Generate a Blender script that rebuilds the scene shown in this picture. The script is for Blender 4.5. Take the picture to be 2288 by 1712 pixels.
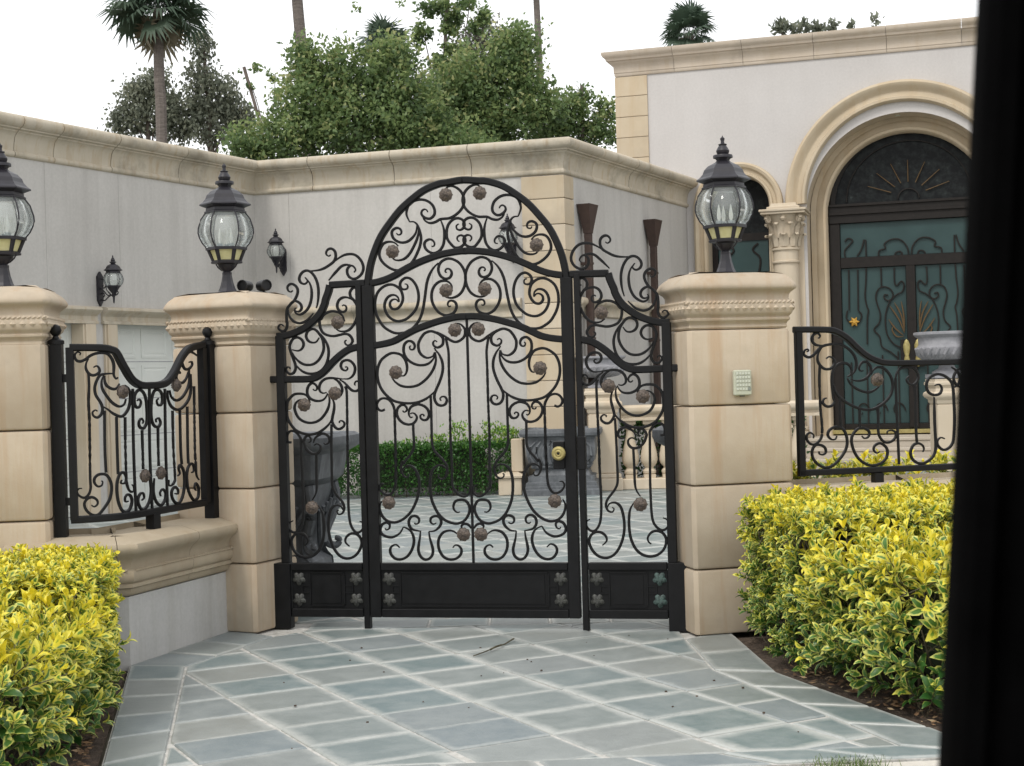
import bpy, bmesh, math, random
import numpy as np
from math import sin, cos, pi, radians, hypot, atan2, sqrt
random.seed(7); rng = np.random.default_rng(7)
for o in list(bpy.data.objects): bpy.data.objects.remove(o)
S = bpy.context.scene
COL = S.collection

# ------------------------------------------------------------------ camera
cam = bpy.data.cameras.new('camera'); cam_o = bpy.data.objects.new('camera', cam); COL.objects.link(cam_o)
cam.sensor_width = 36.0; cam.lens = 3300 / 2288 * 36; cam.clip_start = 0.05; cam.clip_end = 500
from mathutils import Matrix, Vector
cam_o.matrix_world = Matrix.Translation((0, 0, 1.5)) @ Matrix.Rotation(radians(90) - 11 / 3300, 4, 'X') @ Matrix.Rotation(0.028, 4, 'Z').inverted()
cam.dof.use_dof = True; cam.dof.focus_distance = 9.5; cam.dof.aperture_fstop = 18
S.camera = cam_o
S.render.resolution_x = 1024; S.render.resolution_y = 766

# ------------------------------------------------------------------ overcast daylight
SUN_EL, SUN_AZ = 52, 214          # sun high behind the left shoulder of the camera, veiled by cloud
W = bpy.data.worlds.new('World'); S.world = W; W.use_nodes = True
nt = W.node_tree; nt.nodes.clear()
sky = nt.nodes.new('ShaderNodeTexSky'); sky.sky_type = 'NISHITA'; sky.sun_disc = False
sky.sun_elevation = radians(SUN_EL); sky.sun_rotation = radians(SUN_AZ); sky.dust_density = 4; sky.air_density = 1.5
mix = nt.nodes.new('ShaderNodeMixRGB'); mix.inputs[0].default_value = 0.88; mix.inputs[2].default_value = (10.0, 10.02, 10.1, 1)
bg = nt.nodes.new('ShaderNodeBackground'); bg.inputs[1].default_value = 0.11
out = nt.nodes.new('ShaderNodeOutputWorld')
nt.links.new(sky.outputs[0], mix.inputs[1]); nt.links.new(mix.outputs[0], bg.inputs[0]); nt.links.new(bg.outputs[0], out.inputs[0])
sl = bpy.data.lights.new('sun', 'SUN'); sl.energy = 1.2; sl.angle = radians(14); sl.color = (1.0, 0.965, 0.91)
so = bpy.data.objects.new('sun', sl); COL.objects.link(so)
sd = Vector((sin(radians(SUN_AZ)) * cos(radians(SUN_EL)), cos(radians(SUN_AZ)) * cos(radians(SUN_EL)), sin(radians(SUN_EL))))
so.rotation_euler = sd.to_track_quat('Z', 'Y').to_euler(); so.location = (0, 0, 30)
vs = S.view_settings; vs.view_transform = 'Standard'; vs.look = 'None'; vs.exposure = 0.45; vs.gamma = 1; vs.use_curve_mapping = False

# ------------------------------------------------------------------ materials
MATS = {}
class NT:
    def __init__(s, name):
        s.m = bpy.data.materials.new(name); s.m.use_nodes = True; s.t = s.m.node_tree; s.t.nodes.clear()
        s.o = s.t.nodes.new('ShaderNodeOutputMaterial'); s.b = s.t.nodes.new('ShaderNodeBsdfPrincipled')
        s.t.links.new(s.b.outputs[0], s.o.inputs[0]); MATS[name] = s.m
    def n(s, typ, **kw):
        x = s.t.nodes.new('ShaderNode' + typ)
        for k, v in kw.items():
            if k[0] == 'i' and k[1:].isdigit(): x.inputs[int(k[1:])].default_value = v
            else: setattr(x, k, v)
        return x
    def l(s, a, b): s.t.links.new(a, b)
    def set(s, **kw):
        for k, v in kw.items(): s.b.inputs[k].default_value = v
    def coord(s, which='Object', scale=(1, 1, 1)):
        c = s.n('TexCoord'); mp = s.n('Mapping'); mp.inputs['Scale'].default_value = scale
        s.l(c.outputs[which], mp.inputs[0]); return mp.outputs[0]
    def noise(s, vec, scale, detail=4, rough=.6):
        x = s.n('TexNoise'); x.inputs['Scale'].default_value = scale; x.inputs['Detail'].default_value = detail; x.inputs['Roughness'].default_value = rough
        s.l(vec, x.inputs['Vector']); return x.outputs['Fac']
    def ramp(s, fac, stops):
        r = s.n('ValToRGB'); e = r.color_ramp.elements
        while len(e) < len(stops): e.new(0.5)
        for q, (p, c) in zip(e, stops): q.position = p; q.color = (*c, 1) if len(c) == 3 else c
        s.l(fac, r.inputs[0]); return r.outputs[0]
    def mixc(s, fac, a, b, mode='MIX'):
        m = s.n('MixRGB'); m.blend_type = mode
        for v, i in ((fac, 0), (a, 1), (b, 2)):
            if hasattr(v, 'links'): s.l(v, m.inputs[i])
            else: m.inputs[i].default_value = v if i == 0 else (*v, 1)
        return m.outputs[0]
    def math(s, op, a, b=0.0, c=0.0):
        m = s.n('Math'); m.operation = op
        for v, i in ((a, 0), (b, 1), (c, 2)):
            if hasattr(v, 'links'): s.l(v, m.inputs[i])
            else: m.inputs[i].default_value = v
        return m.outputs[0]
    def color(s, c): s.l(c, s.b.inputs['Base Color'])
    def bump(s, h, strength=.3, dist=.01):
        b = s.n('Bump'); b.inputs['Strength'].default_value = strength; b.inputs['Distance'].default_value = dist
        s.l(h, b.inputs['Height']); s.l(b.outputs[0], s.b.inputs['Normal'])

def mat_stone(name, c1, c2, stain, rust, sc=1.0, streak=.5):
    m = NT(name); v = m.coord('Object'); vs_ = m.coord('Object', (7, 7, .5))
    ri = m.n('ObjectInfo').outputs['Random']
    n1 = m.noise(v, 3.0 * sc, 6); base = m.ramp(n1, [(.35, c1), (.68, c2)])
    st = m.noise(vs_, 1.3 * sc, 5, .65); sf = m.ramp(st, [(.50, (0, 0, 0)), (.72, (streak,) * 3)])
    base = m.mixc(sf, base, rust)
    n2 = m.noise(v, 1.1 * sc, 5, .7); df = m.ramp(n2, [(.53, (0, 0, 0)), (.70, (.55,) * 3)])
    base = m.mixc(df, base, stain)
    rv = m.math('MULTIPLY_ADD', ri, .16, .92)
    hs = m.n('HueSaturation'); m.l(base, hs.inputs['Color']); m.l(rv, hs.inputs['Value'])
    m.color(hs.outputs[0]); m.set(Roughness=.85)
    m.b.inputs['Specular IOR Level'].default_value = .25
    f = m.noise(v, 90 * sc, 3); pt = m.n('TexVoronoi'); pt.inputs['Scale'].default_value = 60 * sc; m.l(v, pt.inputs['Vector'])
    pit = m.ramp(pt.outputs['Distance'], [(.0, (0, 0, 0)), (.16, (1, 1, 1))])
    m.bump(m.math('ADD', m.math('MULTIPLY', f, .5), m.math('MULTIPLY', pit, .3)), .22, .008)
    return m.m
mat_stone('pier_stone', (.395, .325, .24), (.465, .395, .305), (.285, .255, .205), (.38, .265, .165), 1, .72)
mat_stone('house_stone', (.46, .38, .27), (.52, .44, .325), (.36, .31, .24), (.40, .27, .14), .6, .35)
mat_stone('house_stone_pale', (.50, .425, .32), (.55, .475, .37), (.40, .35, .28), (.42, .30, .17), .6, .3)
mat_stone('cornice_stone', (.44, .39, .305), (.50, .45, .365), (.13, .125, .10), (.38, .29, .185), 1.1, .75)
mat_stone('house_cornice_stone', (.48, .41, .33), (.53, .46, .38), (.35, .31, .26), (.41, .32, .21), .9, .4)
mat_stone('ledge_stone', (.36, .30, .215), (.43, .365, .27), (.23, .21, .16), (.31, .225, .14), 1, .4)
mat_stone('step_stone', (.44, .39, .32), (.51, .455, .38), (.30, .28, .24), (.38, .31, .22), 1, .2)

def mat_stucco(name, c1, c2, dark, sc=1.0, streak=.6):
    m = NT(name); v = m.coord('Object'); vz = m.coord('Object', (2.6, 2.6, .16))
    b = m.ramp(m.noise(v, .9 * sc, 5), [(.35, c1), (.7, c2)])
    s = m.ramp(m.noise(vz, 1.5 * sc, 6, .7), [(.46, (0, 0, 0)), (.74, (streak,) * 3)])
    b = m.mixc(s, b, dark)
    f = m.ramp(m.noise(v, 30 * sc, 3), [(.3, (.95,) * 3), (.7, (1.04,) * 3)])
    m.color(m.mixc(1.0, b, f, 'MULTIPLY')); m.set(Roughness=.93); m.b.inputs['Specular IOR Level'].default_value = .15
    m.bump(m.noise(v, 120, 3), .12, .006); return m.m
mat_stucco('wing_stucco', (.445, .43, .405), (.50, .485, .46), (.36, .342, .322), 1, .6)
mat_stucco('house_stucco', (.49, .47, .455), (.535, .515, .50), (.43, .405, .385), 1, .22)
mat_stucco('low_wall_stucco', (.43, .425, .41), (.49, .48, .465), (.33, .315, .285), 1.6, .6)
mat_stucco('sidewalk_concrete', (.48, .45, .40), (.56, .53, .47), (.36, .34, .30), 2, .5)

def mat_iron(name, c, rough=.42, spec=.5):
    m = NT(name); v = m.coord('Object')
    n = m.noise(v, 14, 4); m.color(m.ramp(n, [(.3, tuple(x * .8 for x in c)), (.75, tuple(x * 1.35 + .002 for x in c))]))
    r = m.n('MapRange'); m.l(n, r.inputs[0]); r.inputs[3].default_value = rough - .08; r.inputs[4].default_value = rough + .12
    m.l(r.outputs[0], m.b.inputs['Roughness']); m.b.inputs['Specular IOR Level'].default_value = spec
    m.bump(m.noise(v, 160, 2), .08, .002); return m.m
mat_iron('gate_iron', (.003, .0032, .0038), .48, .24); mat_iron('lantern_metal', (.017, .016, .021), .42, .4)
mat_iron('fence_iron', (.0035, .0035, .0042), .48, .26); mat_iron('door_bronze', (.012, .0095, .008), .55, .25); mat_iron('downpipe_bronze', (.045, .026, .02), .6)
mat_iron('car_trim', (.0002, .0002, .0003), .8, .02)
m = NT('car_gloss'); m.set(**{'Base Color': (.004, .005, .006, 1), 'Roughness': .35})
m = NT('rosette_bronze'); v = m.coord('Object'); m.color(m.ramp(m.noise(v, 60, 4), [(.35, (.035, .027, .023)), (.7, (.15, .115, .09))])); m.set(Roughness=.6)
m = NT('corner_bronze'); v = m.coord('Object'); m.color(m.ramp(m.noise(v, 50, 4), [(.35, (.02, .02, .019)), (.7, (.075, .078, .068))])); m.set(Roughness=.55)
m = NT('verdigris'); v = m.coord('Object'); m.color(m.ramp(m.noise(v, 50, 4), [(.35, (.025, .04, .037)), (.7, (.085, .14, .125))])); m.set(Roughness=.65)
m = NT('brass'); v = m.coord('Object'); m.color(m.ramp(m.noise(v, 25, 3), [(.3, (.27, .22, .08)), (.7, (.42, .36, .15))])); m.set(Roughness=.55, Metallic=.4)
m = NT('gilding'); m.set(**{'Base Color': (.55, .32, .06, 1), 'Roughness': .4, 'Metallic': .5})
m = NT('dull_gilding'); m.set(**{'Base Color': (.10, .06, .022, 1), 'Roughness': .6, 'Metallic': .3})
m = NT('keypad_plastic'); v = m.coord('Object'); m.color(m.ramp(m.noise(v, 40, 3), [(.3, (.40, .42, .33)), (.7, (.47, .48, .38))])); m.set(Roughness=.5)
m = NT('keypad_key'); m.set(**{'Base Color': (.50, .52, .44, 1), 'Roughness': .45})
m = NT('keypad_dark_key'); m.set(**{'Base Color': (.22, .24, .21, 1), 'Roughness': .45})
m = NT('garage_paint'); v = m.coord('Object'); m.color(m.ramp(m.noise(v, 2, 4), [(.3, (.55, .57, .54)), (.7, (.62, .635, .60))])); m.set(Roughness=.6)
m = NT('roof_felt'); m.set(**{'Base Color': (.35, .34, .33, 1), 'Roughness': .95})
m = NT('bulb_glass'); m.set(**{'Base Color': (.85, .85, .82, 1), 'Roughness': .12}); m.b.inputs['Transmission Weight'].default_value = .5
m = NT('socket'); m.set(**{'Base Color': (.30, .33, .34, 1), 'Roughness': .6})
m = NT('amber_pane'); v = m.coord('Object'); m.color(m.ramp(m.noise(v, 30, 3), [(.3, (.62, .58, .28)), (.7, (.74, .70, .40))])); m.set(Roughness=.35); m.b.inputs['Transmission Weight'].default_value = .15
# clear lantern glass: mostly see-through, brighter reflection at grazing angles
m = NT('lantern_glass'); tr = m.n('BsdfTransparent'); tr.inputs[0].default_value = (.985, 1, .995, 1); gl = m.n('BsdfGlossy'); gl.inputs['Roughness'].default_value = .03
dif = m.n('BsdfDiffuse'); dif.inputs[0].default_value = (.86, .90, .89, 1)
lw = m.n('LayerWeight'); lw.inputs[0].default_value = .15; mx = m.n('MixShader'); m.l(m.math('MULTIPLY_ADD', lw.outputs['Fresnel'], .6, .03), mx.inputs[0]); m.l(tr.outputs[0], mx.inputs[1]); m.l(gl.outputs[0], mx.inputs[2])
mx2 = m.n('MixShader'); mx2.inputs[0].default_value = .08; m.l(mx.outputs[0], mx2.inputs[1]); m.l(dif.outputs[0], mx2.inputs[2]); m.l(mx2.outputs[0], m.o.inputs[0])
m = NT('teal_glass'); v = m.coord('Object'); m.color(m.ramp(m.noise(v, 1.2, 3), [(.3, (.020, .045, .045)), (.7, (.034, .068, .067))])); m.set(Roughness=.4); m.b.inputs['Specular IOR Level'].default_value = .3
m = NT('dark_glass'); v = m.coord('Object'); n = m.noise(v, 7, 6, .75); m.color(m.ramp(n, [(.45, (.006, .007, .008)), (.62, (.018, .022, .022)), (.76, (.07, .085, .085))])); m.set(Roughness=.5); m.b.inputs['Specular IOR Level'].default_value = .15
m = NT('planter_lead'); v = m.coord('Object'); vz = m.coord('Object', (4, 4, .6)); b = m.ramp(m.noise(v, 6, 6, .7), [(.3, (.055, .06, .066)), (.7, (.13, .14, .15))])
b = m.mixc(m.ramp(m.noise(vz, 4, 5, .7), [(.52, (0, 0, 0)), (.75, (.55,) * 3)]), b, (.24, .26, .28)); m.color(b); m.set(Roughness=.62); m.bump(m.noise(v, 60, 3), .25, .006)
m = NT('urn_grey'); v = m.coord('Object'); m.color(m.ramp(m.noise(v, 8, 6, .7), [(.3, (.20, .20, .215)), (.7, (.32, .32, .34))])); m.set(Roughness=.8); m.bump(m.noise(v, 50, 3), .25, .006)
m = NT('soil'); v = m.coord('Object'); m.color(m.ramp(m.noise(v, 22, 6, .7), [(.3, (.035, .024, .017)), (.55, (.085, .06, .043)), (.75, (.17, .125, .09))])); m.set(Roughness=.95); m.bump(m.noise(v, 35, 5), .8, .03)
m = NT('ground_earth'); v = m.coord('Object'); m.color(m.ramp(m.noise(v, 2, 6, .7), [(.3, (.10, .09, .06)), (.7, (.20, .18, .13))])); m.set(Roughness=.95)
m = NT('dry_leaf'); ri = m.n('ObjectInfo').outputs['Random']; at = m.n('Attribute', attribute_name='tint'); m.color(m.ramp(at.outputs['Fac'], [(.0, (.10, .055, .03)), (.6, (.24, .14, .07)), (1, (.36, .28, .17))])); m.set(Roughness=.8)
m = NT('twig'); v = m.coord('Object'); m.color(m.ramp(m.noise(v, 40, 4), [(.3, (.035, .03, .018)), (.7, (.11, .095, .055))])); m.set(Roughness=.85)
m = NT('bark'); v = m.coord('Object', (1, 1, .25)); m.color(m.ramp(m.noise(v, 9, 6, .7), [(.3, (.075, .058, .048)), (.7, (.17, .14, .12))])); m.set(Roughness=.9); m.bump(m.noise(v, 14, 5), .6, .03)
m = NT('palm_bark'); v = m.coord('Object', (1, 1, 5)); m.color(m.ramp(m.noise(v, 5, 5, .7), [(.3, (.10, .085, .075)), (.7, (.21, .18, .16))])); m.set(Roughness=.95); m.bump(m.noise(v, 9, 5), .7, .04)
m = NT('flood_black'); m.set(**{'Base Color': (.006, .006, .007, 1), 'Roughness': .5})
m = NT('flood_lens'); m.set(**{'Base Color': (.02, .02, .022, 1), 'Roughness': .15})

# slate slabs: blue-green and grey, each a little different, with pale bloom along the edges
def mat_slate(name, tint_attr):
    m = NT(name); v = m.coord('Object') if not tint_attr else m.coord('Object')
    oi = m.n('ObjectInfo'); off = m.n('VectorMath'); off.operation = 'ADD'
    if tint_attr: r = m.n('Attribute', attribute_name='tint').outputs['Fac']; vv = v
    else:
        r = oi.outputs['Random']; cx = m.n('CombineXYZ'); m.l(m.math('MULTIPLY', r, 37.0), cx.inputs[0]); m.l(m.math('MULTIPLY', r, 91.0), cx.inputs[1])
        m.l(v, off.inputs[0]); m.l(cx.outputs[0], off.inputs[1]); vv = off.outputs[0]
    base = m.ramp(r, [(.0, (.125, .17, .17)), (.2, (.20, .22, .21)), (.4, (.14, .185, .19)), (.6, (.225, .235, .22)), (.8, (.16, .195, .21)), (1, (.25, .265, .25))])
    n = m.noise(vv, 5, 6, .7); base = m.mixc(m.ramp(n, [(.4, (0, 0, 0)), (.75, (.55,) * 3)]), base, (.31, .33, .32))
    mp = m.n('Mapping'); mp.inputs['Scale'].default_value = (2.5, 11, 1); mp.inputs['Rotation'].default_value = (0, 0, .5); m.l(vv, mp.inputs[0])
    cl = m.noise(mp.outputs[0], 4, 6, .75); base = m.mixc(m.ramp(cl, [(.55, (0, 0, 0)), (.72, (.35,) * 3)]), base, (.16, .19, .20))
    e = m.n('Attribute', attribute_name='edge').outputs['Fac']
    en = m.math('ADD', m.math('MULTIPLY', e, 1.15), m.math('MULTIPLY_ADD', m.noise(vv, 4.5, 8, .75), 1.7, m.math('MULTIPLY_ADD', r, .7, -.88)))
    base = m.mixc(m.ramp(en, [(.0, (.85,) * 3), (.85, (0, 0, 0))]), base, (.45, .46, .435))
    m.color(base); m.set(Roughness=.42); m.b.inputs['Specular IOR Level'].default_value = .45
    rr = m.n('MapRange'); m.l(n, rr.inputs[0]); rr.inputs[3].default_value = .32; rr.inputs[4].default_value = .6; m.l(rr.outputs[0], m.b.inputs['Roughness'])
    m.bump(m.math('ADD', m.noise(vv, 12, 6, .65), m.math('MULTIPLY', cl, .8)), .3, .012)
mat_slate('slate', False); mat_slate('slate_far', True)
m = NT('grout'); v = m.coord('Object'); m.color(m.ramp(m.noise(v, 16, 5, .7), [(.35, (.33, .32, .29)), (.6, (.50, .49, .46))])); m.set(Roughness=.95); m.bump(m.noise(v, 60, 3), .4, .01)

# foliage: per-leaf tint stored on the mesh (0 = old dark leaf, 1 = young bright leaf)
def mat_leaf(name, stops, rough=.45, trans=.25, spec=.4):
    m = NT(name); t = m.n('Attribute', attribute_name='tint'); c = m.ramp(t.outputs['Fac'], stops); m.color(c); m.set(Roughness=rough); m.b.inputs['Specular IOR Level'].default_value = spec
    tl = m.n('BsdfTranslucent'); m.l(c, tl.inputs[0]); mx = m.n('MixShader'); mx.inputs[0].default_value = trans
    m.l(m.b.outputs[0], mx.inputs[1]); m.l(tl.outputs[0], mx.inputs[2]); m.l(mx.outputs[0], m.o.inputs[0])
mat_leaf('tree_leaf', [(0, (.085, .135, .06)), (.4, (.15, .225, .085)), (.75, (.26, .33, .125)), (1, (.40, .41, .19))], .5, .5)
mat_leaf('grey_leaf', [(0, (.10, .11, .085)), (.5, (.16, .165, .13)), (1, (.24, .225, .18))], .7, .3)
mat_leaf('gum_leaf', [(0, (.12, .14, .105)), (.5, (.19, .21, .155)), (1, (.28, .29, .21))], .6, .35)
mat_leaf('palm_leaf', [(0, (.05, .085, .055)), (.5, (.085, .125, .085)), (.85, (.15, .17, .12)), (1, (.26, .23, .16))], .55, .3)
mat_leaf('box_leaf', [(0, (.022, .075, .018)), (.5, (.055, .15, .03)), (.85, (.12, .24, .035)), (1, (.32, .44, .06))], .3, .15, .55)
m = NT('hedge_core_shade'); v = m.coord('Object'); m.color(m.ramp(m.noise(v, 14, 4), [(.3, (.008, .014, .006)), (.7, (.025, .04, .016))])); m.set(Roughness=.95)  # near-black green: the shade inside a hedge put into the colour
# variegated leaf: green heart, yellow to cream margin of uneven width
m = NT('variegated_leaf'); uv = m.n('UVMap', uv_map='uv'); sx = m.n('SeparateXYZ'); m.l(uv.outputs[0], sx.inputs[0]); at = m.n('Attribute', attribute_name='tint')
d = m.math('ABSOLUTE', m.math('MULTIPLY_ADD', sx.outputs[0], 2.0, -1.0)); v = m.coord('Object'); nz = m.noise(v, 55, 3)
vv = m.math('ABSOLUTE', m.math('MULTIPLY_ADD', sx.outputs[1], 2.0, -1.0)); d2 = m.math('MAXIMUM', d, m.math('MULTIPLY', vv, .95))
edge = m.math('ADD', d2, m.math('MULTIPLY_ADD', nz, .5, -.25)); edge = m.math('ADD', edge, m.math('MULTIPLY_ADD', at.outputs['Fac'], .95, -.46))
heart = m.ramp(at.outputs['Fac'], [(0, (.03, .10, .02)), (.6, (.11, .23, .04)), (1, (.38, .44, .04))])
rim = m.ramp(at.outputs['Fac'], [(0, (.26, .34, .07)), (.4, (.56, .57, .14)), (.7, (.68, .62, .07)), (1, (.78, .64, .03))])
c = m.mixc(m.ramp(edge, [(.42, (0, 0, 0)), (.6, (1, 1, 1))]), heart, rim); m.color(c); m.set(Roughness=.34); m.b.inputs['Specular IOR Level'].default_value = .5
tl = m.n('BsdfTranslucent'); m.l(c, tl.inputs[0]); mx = m.n('MixShader'); mx.inputs[0].default_value = .22; m.l(m.b.outputs[0], mx.inputs[1]); m.l(tl.outputs[0], mx.inputs[2]); m.l(mx.outputs[0], m.o.inputs[0])
m = NT('grass'); at = m.n('Attribute', attribute_name='tint'); m.color(m.ramp(at.outputs['Fac'], [(0, (.06, .11, .03)), (1, (.16, .22, .06))])); m.set(Roughness=.6)

# ------------------------------------------------------------------ mesh helpers
class MB:
    def __init__(s): s.v = []; s.f = []
    def add(s, vs_, fs):
        b = len(s.v); s.v += [tuple(map(float, q)) for q in vs_]; s.f += [tuple(b + i for i in q) for q in fs]; return s
    def box(s, x0, x1, y0, y1, z0, z1, ch=0.0):
        if ch <= 0:
            return s.add([(x0, y0, z0), (x1, y0, z0), (x1, y1, z0), (x0, y1, z0), (x0, y0, z1), (x1, y0, z1), (x1, y1, z1), (x0, y1, z1)],
                         [(0, 3, 2, 1), (4, 5, 6, 7), (0, 1, 5, 4), (1, 2, 6, 5), (2, 3, 7, 6), (3, 0, 4, 7)])
        c = ch; P = [(x0, y0), (x1, y0), (x1, y1), (x0, y1)]
        return s.loft([ring_rect(x0, x1, y0, y1, c, z0, c), ring_rect(x0, x1, y0, y1, c, z0 + c, 0), ring_rect(x0, x1, y0, y1, c, z1 - c, 0), ring_rect(x0, x1, y0, y1, c, z1, c)], True)
    def loft(s, rings, caps=True, closed=True):
        n = len(rings[0]); vs_ = [p for r in rings for p in r]; fs = []
        for i in range(len(rings) - 1):
            for j in range(n if closed else n - 1):
                k = (j + 1) % n; fs.append((i * n + j, i * n + k, (i + 1) * n + k, (i + 1) * n + j))
        if caps:
            fs.append(tuple(reversed(range(n)))); fs.append(tuple((len(rings) - 1) * n + j for j in range(n)))
        return s.add(vs_, fs)
    def lathe(s, prof, n=24, cx=0, cy=0, rot=0.0, sy=1.0):
        return s.loft([[(cx + r * cos(rot + 2 * pi * k / n), cy + sy * r * sin(rot + 2 * pi * k / n), z) for k in range(n)] for r, z in prof], True)
    def tube(s, pts, r, n=8, r1=None):
        pts = [Vector(p) for p in pts]; L = len(pts); rings = []; up = Vector((0, 0, 1))
        for i, p in enumerate(pts):
            t = (pts[min(i + 1, L - 1)] - pts[max(i - 1, 0)]).normalized()
            a = t.cross(up) if abs(t.dot(up)) < .95 else t.cross(Vector((1, 0, 0)))
            a.normalize(); b = t.cross(a); rr = r if r1 is None else r + (r1 - r) * i / max(L - 1, 1)
            rings.append([tuple(p + rr * (cos(2 * pi * k / n) * a + sin(2 * pi * k / n) * b)) for k in range(n)])
        return s.loft(rings, True)
    def build(s, name, mat, parent=None, loc=None, smooth=False, rot=None):
        me = bpy.data.meshes.new(name); me.from_pydata(s.v, [], s.f); me.update()
        me.materials.append(MATS[mat])
        if smooth:
            me.polygons.foreach_set('use_smooth', [True] * len(me.polygons))
            try: me.set_sharp_from_angle(angle=radians(38))
            except Exception: pass
        o = bpy.data.objects.new(name, me); COL.objects.link(o)
        if parent is not None: o.parent = parent
        if loc is not None: o.location = loc
        if rot is not None: o.rotation_euler = rot
        return o
def ring_rect(x0, x1, y0, y1, c, z, ins):
    a0, a1, b0, b1 = x0 + ins, x1 - ins, y0 + ins, y1 - ins
    return [(a0 + c, b0, z), (a1 - c, b0, z), (a1, b0 + c, z), (a1, b1 - c, z), (a1 - c, b1, z), (a0 + c, b1, z), (a0, b1 - c, z), (a0, b0 + c, z)]
def mesh_np(name, mat, V, Q, tint=None, uv=None, parent=None):
    """quads/tris from numpy arrays, optional per-vertex tint and per-vertex uv"""
    me = bpy.data.meshes.new(name); V = np.asarray(V, np.float32); Q = np.asarray(Q, np.int32); nf, k = Q.shape
    me.vertices.add(len(V)); me.vertices.foreach_set('co', V.ravel()); me.loops.add(nf * k); me.loops.foreach_set('vertex_index', Q.ravel())
    me.polygons.add(nf); me.polygons.foreach_set('loop_start', np.arange(0, nf * k, k, dtype=np.int32)); me.polygons.foreach_set('loop_total', np.full(nf, k, np.int32))
    if tint is not None:
        a = me.attributes.new('tint', 'FLOAT', 'POINT'); a.data.foreach_set('value', np.asarray(tint, np.float32))
    if uv is not None:
        u = me.uv_layers.new(name='uv'); u.data.foreach_set('uv', np.asarray(uv, np.float32)[Q.ravel()].ravel())
    me.update(calc_edges=True); me.materials.append(MATS[mat])
    o = bpy.data.objects.new(name, me); COL.objects.link(o)
    if parent is not None: o.parent = parent
    return o
def thing(name, label, cat, loc=(0, 0, 0), rz=0.0, group=None):
    o = bpy.data.objects.new(name, None); COL.objects.link(o); o.location = loc; o.rotation_euler = (0, 0, rz); o.empty_display_size = .2
    return tag(o, label, cat, group)
def tag(o, label=None, cat=None, group=None, kind=None):
    if label: o['label'] = label
    if cat: o['category'] = cat
    if group: o['group'] = group
    if kind: o['kind'] = kind
    return o
def copy_tree(o, parent=None):
    c = o.copy(); COL.objects.link(c); c.parent = parent
    for ch in list(o.children): copy_tree(ch, c)
    return c
def share(o, loc, parent=None, rot=None):
    """another object on the same mesh"""
    c = o.copy(); COL.objects.link(c); c.location = loc
    if rot is not None: c.rotation_euler = rot
    if parent is not None: c.parent = parent
    return c
def crom(P, per=4):
    P = [np.array(p, float) for p in P]
    if len(P) == 2: return [P[0], P[1]]
    o = []
    for i in range(len(P) - 1):
        a, b, c, d = P[max(i - 1, 0)], P[i], P[i + 1], P[min(i + 2, len(P) - 1)]
        for k in range(per):
            t = k / per; o.append(.5 * (2 * b + (c - a) * t + (2 * a - 5 * b + 4 * c - d) * t * t + (3 * b - a - 3 * c + d) * t ** 3))
    o.append(P[-1]); return o
def bar_mesh(mb, pts, w, dep, taper=(False, False), per=4, mapf=None, twist=None, smooth=True):
    """flat wrought bar along a curve drawn in the x-z plane; w across the curve, dep through the plane"""
    P = crom(pts, per) if smooth else [np.array(p, float) for p in pts]
    L = np.concatenate([[0], np.cumsum([np.linalg.norm(P[i + 1] - P[i]) for i in range(len(P) - 1)])]); T = L[-1]
    rings = []
    for i, p in enumerate(P):
        t = P[min(i + 1, len(P) - 1)] - P[max(i - 1, 0)]; t = t / (np.linalg.norm(t) + 1e-9); n = np.array([-t[1], t[0]])
        f = 1.0
        if taper[0]: f = min(f, .45 + .55 * min(1, L[i] / min(.09, T * .3)))
        if taper[1]: f = min(f, .45 + .55 * min(1, (T - L[i]) / min(.09, T * .3)))
        h, d = w * f / 2, dep * (f * .5 + .5) / 2; c = min(h, d) * .35
        sec = [(-h + c, -d), (h - c, -d), (h, -d + c), (h, d - c), (h - c, d), (-h + c, d), (-h, d - c), (-h, -d + c)]
        if twist and twist[0] < L[i] < twist[1]:
            a = (L[i] - twist[0]) / .11 * pi; sec = [(u * cos(a) - v * sin(a), u * sin(a) + v * cos(a)) for u, v in sec]
        r = []
        for u, v in sec:
            q = p + n * u
            r.append(mapf(q[0], v, q[1]) if mapf else (q[0], v, q[1]))
        rings.append(r)
    mb.loft(rings, True); return mb
def offset_path(path, off, closed=False):
    n = len(path); R = []
    for i, p in enumerate(path):
        p = np.array(p, float)
        def nrm(a, b):
            d = np.array(b, float) - np.array(a, float); d /= np.linalg.norm(d); return np.array([d[1], -d[0]])
        if closed: n1 = nrm(path[i - 1], p); n2 = nrm(p, path[(i + 1) % n])
        elif i == 0: n1 = n2 = nrm(p, path[1])
        elif i == n - 1: n1 = n2 = nrm(path[-2], p)
        else: n1 = nrm(path[i - 1], p); n2 = nrm(p, path[i + 1])
        b = n1 + n2; b = b / (b @ b) * 2 if b @ b > 1e-6 else n1
        R.append(p + b * off)
    return R
def sweep(mb, prof, path, closed=False, cap=True):
    """profile of (outward offset, z) along a plan path; outward is to the right of travel"""
    cols = [offset_path(path, o, closed) for o, z in prof]; n = len(path)
    rings = [[(cols[j][i][0], cols[j][i][1], prof[j][1]) for j in range(len(prof))] for i in range(n)]
    if closed: rings.append(rings[0])
    return mb.loft(rings, cap and not closed, True)
def subpath(path, s0, s1):
    P = [np.array(p, float) for p in path]; L = np.concatenate([[0], np.cumsum([np.linalg.norm(P[i + 1] - P[i]) for i in range(len(P) - 1)])]); T = L[-1]
    def at(s):
        i = min(max(int(np.searchsorted(L, s) - 1), 0), len(P) - 2); t = (s - L[i]) / (L[i + 1] - L[i]); return P[i] + (P[i + 1] - P[i]) * t
    return [at(s0)] + [P[i] for i in range(len(P)) if s0 + 1e-4 < L[i] < s1 - 1e-4] + [at(s1)], T
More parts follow.
